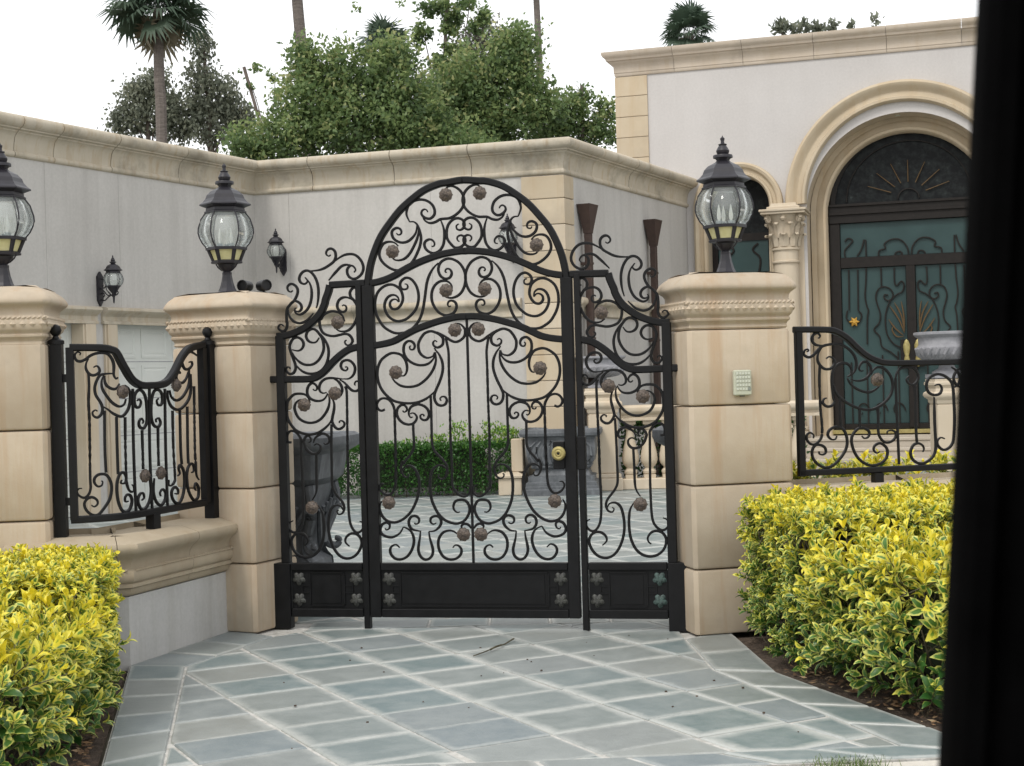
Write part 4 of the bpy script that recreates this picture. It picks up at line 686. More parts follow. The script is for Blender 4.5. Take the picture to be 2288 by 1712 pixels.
for i, L in enumerate(D['rf_b']):
    for k in (1, -1): fcurve('picket_bar', L, .0145, .015, (False, len(L) > 4), rmap(k), rfence, twist=(.1, .4) if i == 0 else None)
for a, b in D['rf_r']: rosette(rfence, a / 1000, b / 1000, .041, y=-.012); rosette(rfence, 2 * AX - a / 1000, b / 1000, .041, y=-.012)
# ------------------------------------------------------------------ garage wing: three walls round the courtyard
LM, MR, RE = np.array([-3.41, 20.32]), np.array([.84, 19.02]), np.array([2.96, 23.34]); LD = np.array([-5.53, 16.2]) - LM; LD /= np.linalg.norm(LD); L0 = LM + LD * 8.0
CPATH = [L0, LM, MR, RE + (RE - MR) * .05]; WPATH = offset_path(CPATH, -.20); TOP = 4.60
wing = thing('garage_wing', 'long grey garage wing with a stone cornice, wrapping round the courtyard behind the gate', 'building')
LENL, LENM = np.linalg.norm(WPATH[1] - WPATH[0]), np.linalg.norm(WPATH[2] - WPATH[1])
def leg(i, flip=False):
    a, b = WPATH[i], WPATH[i + 1]; d = (b - a) / np.linalg.norm(b - a); o = np.array([d[1], -d[0]])
    if flip: return lambda s, off: b - d * s + o * off
    return lambda s, off: a + d * s + o * off
def lbox(mb, f, s0, s1, o0, o1, z0, z1):
    q = [f(s0, o0), f(s1, o0), f(s1, o1), f(s0, o1)]
    if (q[1][0] - q[0][0]) * (q[2][1] - q[1][1]) - (q[1][1] - q[0][1]) * (q[2][0] - q[1][0]) < 0: q.reverse()
    return mb.loft([[(p[0], p[1], z) for p in q] for z in (z0, z1)], True)
fL, fM, fR = leg(0, True), leg(1), leg(2); g = .0015
def panel(f, s0, s1, z0, z1): mb = MB(); lbox(mb, f, s0 + g, s1 - g, 0, -.30, z0, z1); mb.build('stucco_panel', 'wing_stucco', wing)
for s0, s1 in ((0.3, 2.735), (2.735, 3.96), (3.96, 5.9), (5.9, 8.0)): panel(fL, s0, s1, 2.30, 4.30)
panel(fL, 0, .3, 0, 4.30)
for s0, s1 in ((.3, .50), (2.87, 3.42), (5.80, 8.0)): panel(fL, s0, s1, 0, 2.297)
for s0, s1 in ((-.34, .52), (.52, 2.6), (2.6, LENM)): panel(fM, s0, s1, 0, 4.30)
for s0, s1 in ((0, 2.4), (2.4, 5.0)): panel(fR, s0, s1, 0, 4.30)
mb = MB(); rp = [tuple(p) for p in offset_path(CPATH, -.25)] + [(1.0, 28), (-13, 28), (-13, 14)]; mb.loft([[(x, y, z) for x, y in rp] for z in (4.32, 4.50)], True); mb.build('roof', 'roof_felt', wing)
CORN = [(-.12, -.46), (.0, -.46), (.022, -.452), (.035, -.435), (.035, -.41), (.024, -.395), (.012, -.385), (.012, -.372), (.02, -.30), (.035, -.235), (.06, -.195), (.085, -.18), (.09, -.165), (.125, -.155), (.128, -.140), (.16, -.128), (.185, -.10), (.195, -.065), (.185, -.03), (.16, -.005), (.13, .0), (-.28, .02), (-.28, -.3)]
WT = subpath(WPATH, 0, .1)[1]; cuts = [0, 1.2, 2.5, 3.74, 4.35, 5.30, 6.55, LENL + .9, LENL + 2.1, LENL + 3.2, LENL + LENM + .95, LENL + LENM + 2.3, LENL + LENM + 3.6, WT]
for a, b in zip(cuts[:-1], cuts[1:]):
    sp, _ = subpath(WPATH, a + (.005 if a else 0), b - (.005 if b < WT else 0)); e = random.uniform(-.004, .004)
    # mitre the run where it turns the corner
    mb = MB(); sweep(mb, [(o + (e if o > 0 else 0), TOP + z) for o, z in CORN], sp); mb.build('cornice_stone', 'cornice_stone', wing, smooth=True)
BAND = [(-.02, 2.29), (.02, 2.295), (.035, 2.31), (.03, 2.34), (.022, 2.37), (.03, 2.41), (.06, 2.445), (.085, 2.46), (.098, 2.48), (.098, 2.51), (.085, 2.535), (.055, 2.55), (-.02, 2.555)]
b0 = LENL + .05
for a, b in ((b0, b0 + 1.4), (b0 + 1.4, b0 + 2.8), (b0 + 2.8, LENL + LENM - .60), (LENL + LENM + .33, LENL + LENM + 1.7), (LENL + LENM + 1.7, WT - .3)):
    sp, _ = subpath(WPATH, a + .002, b - .002); mb = MB(); sweep(mb, BAND, sp); mb.build('band_moulding', 'cornice_stone', wing, smooth=True)
for k in range(12):
    z0, z1 = max(.0, 3.83 - .34 * (11 - k)) if k < 12 else 0, 3.83 - .34 * (10 - k)
    z1 = min(z1, TOP - .465)
    if z1 - z0 < .05: continue
    sp, _ = subpath(WPATH, LENL + LENM - .56, LENL + LENM + .29); mb = MB(); sweep(mb, [(-.1, z0 + .004), (.012, z0 + .004), (.022, z0 + .012), (.022, z1 - .012), (.012, z1 - .004), (-.1, z1 - .004)], sp); mb.build('quoin_block', 'house_stone' if k % 3 else 'house_stone_pale', wing)
# garage doors on the left wall, panelled, inside moulded stone surrounds
LINT = [(-.02, 0), (.05, .0), (.05, .03), (.03, .045), (.03, .09), (.05, .115), (.095, .14), (.115, .165), (.11, .19), (.08, .205), (-.02, .21)]
def garage(s0, s1):
    d = tag(None or bpy.data.objects.new('garage_door', None)); COL.objects.link(d); d.parent = wing
    mb = MB(); lbox(mb, fL, s0, s1, -.16, -.20, 0.004, 2.297); mb.build('door_leaf', 'garage_paint', d)
    nr, nc = 5, 4; w, h = (s1 - s0) / nc, 2.29 / nr
    for r in range(nr):
        for c in range(nc):
            a, b, z0, z1 = s0 + c * w + .05, s0 + (c + 1) * w - .05, .006 + r * h + .045, .006 + (r + 1) * h - .045
            mb = MB(); q = lambda e, off: [fL(a + e, off), fL(b - e, off)]
            rings = []
            for e, off in ((0, -.1599), (0, -.152), (.03, -.150), (.045, -.157), (.07, -.1515)):
                p, q_ = fL(a + e, off), fL(b - e, off); rings.append([(p[0], p[1], z0 + e), (p[0], p[1], z1 - e), (q_[0], q_[1], z1 - e), (q_[0], q_[1], z0 + e)])
            mb.loft(rings, True); mb.build('door_panel', 'garage_paint', d)
        if r: mb = MB(); lbox(mb, fL, s0, s1, -.158, -.1595, r * h + .001, r * h + .010); mb.build('section_joint', 'urn_grey', d)
    for a, b in ((s0 - .20, s0 + .02), (s1 - .02, s1 + .20)):
        mb = MB(); lbox(mb, fL, a, b, -.155, .03, 0, 2.285); lbox(mb, fL, a + .03, b - .03, .0305, .05, 0, 2.284); mb.build('jamb', 'house_stone_pale', wing)
    T = LENL; sp, _ = subpath(WPATH, T - s1 - .23, T - s0 + .23); mb = MB(); sweep(mb, [(o, 2.288 + z) for o, z in LINT], sp); mb.build('lintel', 'cornice_stone', wing, smooth=True)
garage(.50, 2.87); garage(3.42, 5.80)
# wall lanterns
def wall_lantern(label, f, s, z, k):
    p = f(s, 0); q = f(s + .01, 0); d = q - p; n = f(s, 1) - p; rz = atan2(n[1], n[0]) + pi / 2      # local -y points out of the wall
    t = thing('wall_lantern', label, 'wall lantern', (p[0], p[1], z), rz, 'lanterns on the garage wing walls'); LM_ = 'lantern_metal'; y0 = -.23
    mb = MB(); mb.loft([[(x, y, zz) for x, zz in ((-.045, .05), (0, -.02), (.045, .05), (.045, .34), (0, .40), (-.045, .34))] for y in (-.0, -.03)], True); mb.build('back_plate', LM_, t)
    lantern_head(t, .3, k, .0 if False else .02, y0, simple=True)
    mb = MB(); zb = .02; mb.lathe([(0, zb - .02), (.010, zb), (.014, zb + .06), (.022, zb + .12 * k / .8), (.05, zb + .2 * k), (.09 * k / .8, zb + .265 * k), (0, zb + .267 * k)], 12, 0, y0); mb.build('stem', LM_, t, smooth=True)
    for i in range(3):
        a = .3 + i * 2 * pi / 3; mb = MB(); mb.tube([(globe_r(.285) * k * cos(a), y0 + globe_r(.285) * k * sin(a), zb + .285 * k), (.085 * cos(a), y0 + .085 * sin(a), zb + .15), (.055 * cos(a), y0 + .055 * sin(a), zb + .12), (.015 * cos(a), y0 + .015 * sin(a), zb + .07)], .006, 6); mb.build('strut', LM_, t)
    C = [(-.03, .31), (-.08, .30), (-.11, .25), (-.09, .2), (-.06, .21), (-.07, .24)], [(-.03, .06), (-.09, .05), (-.15, .09), (-.225, .12)], [(-.03, .2), (-.08, .16), (-.12, .12), (-.16, .10), (-.17, .13), (-.145, .14)], [(-.03, .13), (-.07, .14), (-.085, .11), (-.065, .09)], [(-.235, .10), (-.28, .11), (-.30, .135), (-.285, .15)]
    for L in C: mb = MB(); P = crom(L, 4); mb.tube([(0, p[0], p[1]) for p in P], .0075, 6); mb.build('bracket_scroll', LM_, t)
    return t
wall_lantern('small black wall lantern on a scrolled bracket between the two garage doors', fL, 3.12, 2.52, .70)
wall_lantern('small black wall lantern by the inner corner of the courtyard, left of the gate scrolls', fM, .42, 3.02, .74)
wall_lantern('small black wall lantern half hidden behind the arched top of the gate, beside the quoins', fM, LENM - .70, 3.03, .74)
# rainwater pipes with funnel heads
def downpipe(label, s):
    p = fR(s, 0); n = fR(s, 1) - p; t = thing('downpipe', label, 'downpipe', (p[0], p[1], 0), atan2(n[1], n[0]) + pi / 2, 'downpipes on the right wing wall'); y = -.10
    mb = MB(); mb.loft([[(x, yy, z) for x, yy in ((-w, y - v), (w, y - v), (w, y + v), (-w, y + v))] for w, v, z in ((.045, .05, 3.40), (.05, .055, 3.44), (.15, .09, 3.76), (.155, .095, 3.785), (.14, .08, 3.785), (.13, .07, 3.72))], True); mb.build('hopper_head', 'downpipe_bronze', t)
    mb = MB(); mb.box(-.042, .042, y - .045, y + .045, .0, 3.3995, .006); mb.build('pipe', 'downpipe_bronze', t)
    for z in (.6, 2.0, 3.0): mb = MB(); mb.box(-.06, .06, y + .046, -.001, z - .02, z + .02); mb.box(-.052, .052, y - .05, y + .055, z - .015, z + .015); mb.build('clip', 'downpipe_bronze', t)
downpipe('brown rainwater pipe with a funnel head beside the quoins, nearest the arched gate', .56); downpipe('brown rainwater pipe with a funnel head, further along the wall towards the main house', 3.02)

# ------------------------------------------------------------------ main house with the arched entrance
HA = radians(-17.42); house = thing('main_house', 'tall pale house with a stone cornice and a large arched doorway, at the right', 'building', (1.69, 23.98, 0), HA)
ARCH = [(2.06, .50, 4.10), (4.60, 1.48, 3.92), (7.15, .50, 4.10)]; X0, X1, HT, FL = .15, 10.5, 6.40, .45
def wall_with_arches():
    xs = set(np.linspace(X0, X1, 60))
    for c, r, s in ARCH: xs |= {c + r * cos(a) for a in np.linspace(0, pi, 41)}
    xs = sorted(xs); V = []; Fc = []
    def low(x, e):
        for c, r, s in ARCH:
            if c - r + e * 1e-6 < x + 1e-9 and x - 1e-9 < c + r - e * 1e-6 and abs(x - c) <= r: return s + sqrt(max(0, r * r - (x - c) ** 2))
        return 0.0
    mb = MB(); rv = MB()
    for a, b in zip(xs[:-1], xs[1:]):
        m_ = (a + b) / 2; inside = [q for q in ARCH if abs(m_ - q[0]) < q[1]]
        za, zb = (0, 0) if not inside else tuple(inside[0][2] + sqrt(max(0, inside[0][1] ** 2 - (x - inside[0][0]) ** 2)) for x in (a, b))
        mb.add([(a, 0, za), (b, 0, zb), (b, 0, HT), (a, 0, HT)], [(0, 1, 2, 3)])
        if inside: rv.add([(a, 0, za), (b, 0, zb), (b, .62, zb), (a, .62, za)], [(3, 2, 1, 0)])
    for c, r, s in ARCH:
        for x, k in ((c - r, 1), (c + r, -1)): rv.add([(x, 0, 0), (x, 0, s), (x, .62, s), (x, .62, 0)], [(0, 3, 2, 1)[::k]])
    mb.add([(X0, 0, 0), (X0, 0, HT), (X0, 8, HT), (X0, 8, 0), (X1, 0, 0), (X1, 0, HT), (X1, 8, HT), (X1, 8, 0)], [(0, 1, 2, 3), (7, 6, 5, 4), (2, 6, 7, 3)])
    rv.build('arch_reveal', 'house_stone_pale', house); return mb.build('wall', 'house_stucco', house)
wall_with_arches()
mb = MB(); mb.box(X0 + .02, X1 - .02, .03, 7.9, 6.42, 6.6); mb.build('roof', 'roof_felt', house)
HC = [(-.05, 6.32), (.02, 6.322), (.03, 6.335), (.03, 6.37), (.04, 6.38), (.04, 6.47), (.055, 6.505), (.095, 6.535), (.10, 6.555), (.14, 6.565), (.15, 6.60), (.185, 6.625), (.205, 6.66), (.205, 6.70), (-.2, 6.72), (-.2, 6.45)]
hp = [(X0, 6), (X0, 0), (X1, 0)]; hcuts = [0, 2.4, 4.7, 6.95, 8.05, 9.15, 10.25, 11.35, 12.5, 16.35]
for a, b in zip(hcuts[:-1], hcuts[1:]): sp, _ = subpath(hp, a + .003, b - .003); mb = MB(); sweep(mb, HC, sp); mb.build('cornice_stone', 'house_cornice_stone', house, smooth=True)
for k in range(19):
    z0, z1 = k * .333, min((k + 1) * .333, 6.315); sp, _ = subpath(hp, 6 - .45, 6 + .50); mb = MB(); sweep(mb, [(-.1, z0 + .003), (.018, z0 + .003), (.027, z0 + .010), (.027, z1 - .010), (.018, z1 - .003), (-.1, z1 - .003)], sp); mb.build('quoin_block', 'house_stone', house)
def arch_mould(name, c, s, prof, mat, zlow=None, parent=house, n=36):
    """profile of (radius, y) run round a semicircle, down to zlow on both jambs when given"""
    rings = []; pr = prof
    if zlow is not None: rings.append([(c - r, y, zlow) for r, y in pr])
    for k in range(n + 1): a = pi - pi * k / n; rings.append([(c + r * cos(a), y, s + r * sin(a)) for r, y in pr])
    if zlow is not None: rings.append([(c + r, y, zlow) for r, y in pr])
    mb = MB(); mb.loft(rings, True); return mb.build(name, mat, parent, smooth=True)
big = [(1.47, .02), (1.47, -.06), (1.50, -.10), (1.54, -.10), (1.555, -.07), (1.62, -.055), (1.66, -.075), (1.70, -.13), (1.75, -.145), (1.785, -.12), (1.80, -.06), (1.80, .01)]
arch_mould('arch_moulding', 4.60, 4.09, big, 'house_stone')
sm = [(.49, .02), (.49, -.05), (.515, -.085), (.545, -.085), (.56, -.05), (.60, -.05), (.63, -.10), (.67, -.115), (.70, -.09), (.71, .01)]
for c in (2.06, 7.15): arch_mould('arch_moulding', c, 4.10, sm, 'house_stone', FL)
inn = [(1.22, .60), (1.22, .40), (1.245, .36), (1.28, .35), (1.31, .385), (1.36, .40), (1.40, .44), (1.485, .45), (1.485, .60)]
arch_mould('inner_arch', 4.62, 3.94, inn, 'house_stone', FL)
# recessed ceiling lamp in the arch soffit
mb = MB(); mb.lathe([(0, 5.385), (.035, 5.385), (.045, 5.39), (.045, 5.41), (0, 5.41)], 16, 4.52, .25); mb.build('recessed_lamp', 'keypad_key', house)
def column(x, y):
    t = bpy.data.objects.new('column', None); COL.objects.link(t); t.parent = house; t.location = (x, y, FL); m_ = 'house_stone_pale'
    mb = MB(); mb.box(-.29, .29, -.29, .29, 0, .10); mb.lathe([(.27, .10), (.285, .13), (.275, .165), (.235, .18), (.225, .21), (.245, .235), (.24, .26), (.21, .275), (.205, .29)], 28); mb.build('base', m_, t, smooth=True)
    mb = MB(); mb.lathe([(.205, .29), (.205, 1.2), (.19, 2.70), (.19, 2.71), (.215, 2.72), (.218, 2.745), (.19, 2.755), (.19, 2.91), (.215, 2.92), (.218, 2.945), (.19, 2.955)], 32); mb.build('shaft', m_, t, smooth=True)
    mb = MB(); mb.lathe([(.19, 2.955), (.195, 3.05), (.205, 3.2), (.24, 3.36), (.30, 3.46), (.0, 3.46)], 24)
    for row, (z, r, n, h, w) in enumerate(((2.97, .195, 8, .20, .075), (3.10, .20, 8, .24, .075))):
        for k in range(n):
            a = 2 * pi * (k + .5 * row) / n; ca, sa = cos(a), sin(a); P = lambda u, v, z_: (ca * v - sa * u, sa * v + ca * u, z_)
            rings = []
            for q, (ww, out_, zz) in enumerate(((.8, .012, 0), (1, .022, .35), (1, .04, .7), (.8, .085, .95), (.55, .11, 1.0), (.4, .12, .88), (.2, .105, .80))):
                rings.append([P(-w * ww, r + out_ - .02, z + h * zz), P(0, r + out_ + .012, z + h * zz), P(w * ww, r + out_ - .02, z + h * zz), P(0, r + out_ - .03, z + h * zz)])
            mb.loft(rings, True)
    for k in range(4):
        a = pi / 4 + k * pi / 2
        for j in range(14):
            b = j / 13 * 2 * pi * 1.3; rr = .062 * (1 - j / 18); cx_, cz = .33 + rr * cos(b) * .8, 3.39 + rr * sin(b)
            if j: mb.tube([(prev[0] * cos(a), prev[0] * sin(a), prev[1]), (cx_ * cos(a), cx_ * sin(a), cz)], .026, 6)
            prev = (cx_, cz)
        a = k * pi / 2; mb.lathe([(0, 3.36), (.03, 3.37), (.045, 3.40), (.03, 3.44), (0, 3.45)], 10, .27 * cos(a), .27 * sin(a))
    mb.build('capital', m_, t, smooth=True)
    mb = MB(); mb.box(-.34, .34, -.34, .34, 3.462, 3.50, .006); mb.box(-.36, .36, -.36, .36, 3.5005, 3.54, .008); mb.build('abacus', m_, t)
    mb = MB(); mb.loft([[(x_ * w, y_ * w, z) for x_, y_ in ((-1, -1), (1, -1), (1, 1), (-1, 1))] for w, z in ((.25, 3.541), (.25, 3.58), (.20, 3.60), (.19, 3.64))], True); mb.build('impost', m_, t)
column(2.80, -.12); column(6.40, -.12)
for x in (2.80, 6.40):
    mb = MB(); mb.box(x - .27, x + .27, -.02, -.001, FL, 4.05); mb.build('pilaster', 'house_stone_pale', house)
# door: bronze frame, blue-green glass behind ironwork, fanlight
door = bpy.data.objects.new('entrance_door', None); COL.objects.link(door); door.parent = house; DX, DY, DR, DS = 4.64, .55, 1.225, 3.94
DBZ = 'door_bronze'
mb = MB(); n = 40; rings = [[(DX - DR + .02, DY + y, FL) for y in (0, .0)]]
def plate(name, pts, y0, y1, mat, par=door): mb = MB(); mb.loft([[(x, y, z) for x, z in pts] for y in (y1, y0)], True); return mb.build(name, mat, par)
plate('fanlight_pane', [(DX + DR * .97 * cos(a), 4.09 + DR * .93 * sin(a)) for a in np.linspace(0, pi, 40)], DY + .03, DY + .05, 'dark_glass')
arch_mould('fanlight_frame', DX, 4.05, [(1.13, DY + .05), (1.13, DY), (1.20, DY - .02), (1.222, DY), (1.222, DY + .05)], DBZ, None, door)
def dbox(name, x0, x1, z0, z1, y0=-.03, y1=.05, mat=DBZ): mb = MB(); mb.box(x0, x1, DY + y0, DY + y1, z0, z1, .004 if min(x1 - x0, z1 - z0) > .02 else 0); return mb.build(name, mat, door)
dbox('transom', DX - DR, DX + DR, 3.80, 4.10, -.05); dbox('transom_moulding', DX - DR, DX + DR, 3.93, 3.97, -.08, -.051); dbox('transom_moulding', DX - DR, DX + DR, 4.06, 4.10, -.08, -.051)
dbox('frame_side', DX - DR, DX - DR + .16, .53, 3.797); dbox('frame_side', DX + DR - .16, DX + DR, .53, 3.797); dbox('cross_rail', DX - DR + .163, DX + DR - .163, 3.09, 3.255); dbox('meeting_stile', DX - .07, DX + .07, .56, 3.087, -.045); dbox('foot_rail', DX - DR + .163, DX + DR - .163, .535, .62, -.02)
dbox('glass_pane', DX - DR + .163, DX + DR - .163, 3.258, 3.797, .02, .04, 'teal_glass'); dbox('glass_pane', DX - DR + .163, DX - .073, .623, 3.087, .02, .04, 'teal_glass'); dbox('glass_pane', DX + .073, DX + DR - .163, .623, 3.087, .02, .04, 'teal_glass')
dbox('lock_plate', DX - .18, DX + .18, 1.50, 1.93, -.052, -.046); dbox('threshold', DX - DR - .05, DX + DR + .05, .47, .53, -.16, .05, 'brass')
sh = DX - 4.674
for L in D['dr_s']:
    for k in (1, -1): mb = MB(); bar_mesh(mb, [((a / 1000 + sh) if k == 1 else 2 * DX - (a / 1000 + sh), b / 1000) for a, b in L], .022, .02, (False, False), 4, lambda a, y, z: (a, DY - .005 + y, z)); mb.build('iron_scroll', DBZ, door)
for L in D['dr_g']:
    for k in (1, -1): mb = MB(); bar_mesh(mb, [((a / 1000 + sh) if k == 1 else 2 * DX - (a / 1000 + sh), b / 1000) for a, b in L], .022, .02, (True, True), 4, lambda a, y, z: (a, DY - .012 + y, z)); mb.build('gilded_feather', 'dull_gilding', door)
for zb in (.62, 1.05, 1.35):
    for k in (1, -1):
        for q in range(3):
            cx_ = DX + k * (.25 + .27 * q); P = [(cx_ + (.12 - .012 * j) * cos(j * .55), .82 + (.16 - .014 * j) * sin(j * .55)) for j in range(11)]
            if zb == .62: mb = MB(); bar_mesh(mb, P, .02, .018, (False, True), 3, lambda a, y, z: (a, DY - .005 + y, z)); mb.build('iron_scroll', DBZ, door)
for q in range(4):
    for k in (1, -1): x = DX + k * (.22 + .24 * q); dbox('iron_bar', x - .01, x + .01, .62, 1.75 - .05 * q, -.012, .008)
for k in (1, -1):
    x = DX + k * .085; z = 1.70; mb = MB(); mb.lathe([(0, z - .20), (.022, z - .19), (.045, z - .08), (.03, z - .02), (.05, z + .06), (.055, z + .14), (.03, z + .21), (0, z + .24)], 14, x, DY - .075, 0, .5); mb.build('handle', 'brass', door, smooth=True)
    st = D['dr_star'][0]; sx = (st[0] / 1000 + sh) if k == 1 else 2 * DX - (st[0] / 1000 + sh); V = []
    mb = MB(); ring = [(sx + (.085 if i % 2 == 0 else .045) * cos(i * pi / 6), st[1] / 1000 + (.085 if i % 2 == 0 else .045) * sin(i * pi / 6)) for i in range(12)]
    mb.loft([[(x_, DY - .01, z_) for x_, z_ in ring], [(x_, DY - .03, z_) for x_, z_ in ring], [(sx + (x_ - sx) * .3, DY - .05, st[1] / 1000 + (z_ - st[1] / 1000) * .3) for x_, z_ in ring]], True); mb.build('gilded_flower', 'gilding', door)
for i in range(7):
    a = pi * (i + .9) / 7.8; mb = MB(); mb.tube([(DX + .28 * cos(a), DY - .0, 4.16 + .24 * sin(a)), (DX + .66 * cos(a), DY - .0, 4.16 + .58 * sin(a))], .009, 6, .006); mb.build('gilded_ray', 'dull_gilding', door)
for r in (.16, .95): mb = MB(); bar_mesh(mb, [(DX + r * cos(a), 4.14 + r * .95 * sin(a)) for a in np.linspace(.0, pi, 14)], .018, .018, (False, False), 2, lambda a, y, z: (a, DY + .005 + y, z)); mb.build('iron_scroll', DBZ, door)
# dark glazed side arches
for c in (2.06, 7.15):
    w = bpy.data.objects.new('side_window', None); COL.objects.link(w); w.parent = house
    plate('pane', [(c - .5, FL), (c + .5, FL)] + [(c + .5 * cos(a), 4.10 + .5 * sin(a)) for a in np.linspace(0, pi, 24)], .45, .47, 'dark_glass', w)
    plate('lower_pane', [(c - .40, .7), (c + .40, .7), (c + .40, 3.62), (c - .40, 3.62)], .42, .44, 'teal_glass', w)
    for P in ([(c - .22, 3.0), (c - .27, 3.3), (c - .15, 3.45), (c - .24, 3.55)], [(c + .22, 3.0), (c + .27, 3.3), (c + .15, 3.45), (c + .24, 3.55)], [(c - .22, 3.0), (c - .12, 2.5), (c - .12, 1.0)], [(c + .22, 3.0), (c + .12, 2.5), (c + .12, 1.0)]): mb = MB(); bar_mesh(mb, P, .03, .025, (False, False), 4, lambda a, y, z: (a, .405 + y, z)); mb.build('iron_scroll', DBZ, w)
    for xx in (c - .46, c + .46): mb = MB(); mb.box(xx - .05, xx + .05, .40, .449, FL, 4.1); mb.build('frame', DBZ, w)
    mb = MB(); mb.box(c - .405, c + .405, .40, .449, 3.60, 3.72); mb.build('frame', DBZ, w)
# entrance terrace and steps
mb = MB(); mb.box(.4, 9.5, .0, .56, 0, FL - .002); mb.build('terrace', 'step_stone', house)
for i, (y0, z1) in enumerate(((-.78, .15), (-.46, .30), (-.40 + .26, FL - .002))):
    y0 = (-.95, -.62, -.45)[i]; mb = MB(); y1 = -.001
    mb.box(1.9, 8.2, y0, y1 if i == 2 else (-.62, -.45)[i] + .0, 0, z1 - .05); mb.box(1.88, 8.22, y0 - .02, (y1 if i == 2 else (-.62, -.45)[i] - .021), z1 - .049, z1, .008); mb.build('step', 'step_stone', house)

# ------------------------------------------------------------------ balustrade, pedestals, urns and planters in the courtyard
BP = 'house_stone_pale'
def pedestal(label, x, y):
    t = thing('pedestal', label, 'pedestal', (x, y, 0), 0, 'pedestals of the balustrade'); h = .19
    mb = MB(); mb.box(-h - .05, h + .05, -h - .05, h + .05, 0, .16, .01); mb.box(-h - .03, h + .03, -h - .03, h + .03, .1605, .22, .012); mb.build('plinth', BP, t)
    mb = MB(); mb.box(-h, h, -h, h, .2205, 1.00, .012); mb.build('die', BP, t)
    P = square(2 * h, 2 * h); mb = MB(); mb.loft([[(p[0], p[1], z) for p in offset_path(P, o, True)] for o, z in ((-.01, 1.001), (0, 1.01), (.012, 1.03), (.012, 1.06), (.05, 1.09), (.065, 1.12), (.06, 1.15), (.03, 1.17), (.03, 1.19), (.02, 1.21), (.03, 1.24), (.05, 1.255), (.05, 1.285), (.035, 1.30), (.035, 1.33), (-.05, 1.34))], True); mb.build('cap', BP, t, smooth=True); return t
BY = 19.42
pedestal('square stone pedestal behind the right stile of the gate, under the small grey urn', 1.17, BY); pedestal('square stone pedestal beside the house steps at the right edge, under a large grey urn', 5.72, BY)
bal = thing('balustrade', 'stone balustrade with vase-shaped balusters seen through the right gate panel', 'balustrade', (1.41, BY, 0)); BL = 2.6
mb = MB(); mb.box(0, BL, -.15, .15, 0, .14, .01); mb.build('base_rail', BP, bal)
rail_p = [(-.13, .90), (-.13, .93), (-.10, .95), (-.10, .97), (-.16, 1.0), (-.175, 1.03), (-.17, 1.07), (-.13, 1.10), (.13, 1.10), (.17, 1.07), (.175, 1.03), (.16, 1.0), (.10, .97), (.10, .95), (.13, .93), (.13, .90)]
mb = MB(); mb.loft([[(x, y, z) for y, z in rail_p] for x in (0, BL)], True); mb.build('hand_rail', BP, bal, smooth=True)
mb = MB(); mb.box(-.075, .075, -.075, .075, .1405, .19); mb.lathe([(.07, .19), (.085, .205), (.088, .235), (.07, .255), (.055, .27), (.06, .285), (.10, .33), (.112, .38), (.108, .45), (.09, .54), (.065, .64), (.05, .72), (.047, .77), (.06, .785), (.06, .80), (.048, .81), (.05, .83), (.07, .845), (.07, .85)], 20); mb.box(-.075, .075, -.075, .075, .8505, .8995)
b_ = mb.build('baluster', BP, bal, (.12, 0, 0), True)
for k in range(1, 10): share(b_, (.12 + .245 * k, 0, 0), bal)
def urn(label, x, y, z, k, kz):
    t = thing('urn', label, 'urn', (x, y, z), 0, 'grey urns on the pedestals'); u = lambda L: [(r * k, h * kz) for r, h in L]
    mb = MB(); mb.box(-.20 * k, .20 * k, -.2 * k, .2 * k, 0, .05 * kz); mb.lathe(u([(.17, .05), (.17, .08), (.10, .12), (.08, .17), (.12, .20)]), 20); mb.build('foot', 'urn_grey', t, smooth=True)
    mb = MB(); mb.lathe(u([(.12, .20), (.22, .22), (.30, .26), (.335, .32), (.34, .38), (.325, .40), (.315, .42), (.32, .50), (.35, .52), (.37, .54), (.37, .57), (.34, .575), (.30, .55), (.28, .45), (0, .43)]), 28); bowl = mb.build('bowl', 'urn_grey', t, smooth=True)
    mb = MB()
    for i in range(22):
        a = 2 * pi * i / 22; mb.tube([(.13 * k * cos(a), .13 * k * sin(a), .205 * kz), (.25 * k * cos(a), .25 * k * sin(a), .235 * kz), (.325 * k * cos(a + .1), .325 * k * sin(a + .1), .30 * kz), (.338 * k * cos(a + .18), .338 * k * sin(a + .18), .375 * kz)], .02 * k, 6, .028 * k)
    mb.build('gadroon', 'urn_grey', bowl, smooth=True); return t
urn('small grey stone urn on the pedestal behind the right gate stile', 1.17, BY, 1.342, .9, .72); urn('large grey ribbed urn on the pedestal in front of the house door', 5.72, BY, 1.342, 1.12, 1.06)
def trough(label, x, y, rz):
    """big rectangular planter on a stepped base"""
    t = thing('planter', label, 'planter', (x, y, 0), rz); P = square(.86, .62)
    lev = [(-.02, 0), (.06, .0), (.06, .07), (.035, .085), (.035, .11), (.02, .12), (.02, .16), (-.01, .175), (-.01, .24), (-.06, .25), (-.08, .29), (-.10, .33)]
    mb = MB(); mb.loft([[(p[0], p[1], z) for p in offset_path(P, o, True)] for o, z in lev], True); mb.build('base', 'planter_lead', t)
    mb = MB(); mb.loft([[(p[0], p[1], z) for p in offset_path(P, o, True)] for o, z in [(-.10, .3305), (-.06, .34), (-.045, .36), (-.055, .375), (-.02, .42), (0, .50), (.01, .60), (.0, .70), (.015, .735), (.04, .745), (.075, .755), (.085, .79), (.08, .83), (.05, .845), (.02, .84), (.0, .78), (-.2, .76)]], True); bd = mb.build('body', 'planter_lead', t)
    mb = MB()
    for sx_ in (-1, 1):
        for k in range(5): a = sx_ * (.06 + .07 * k); mb.tube([(a, -.30, .40), (a * 1.15, -.322, .5), (a * 1.1, -.33, .62), (a * .9, -.325, .69)], .022, 6, .012)
    mb.build('relief', 'planter_lead', bd, smooth=True); return t
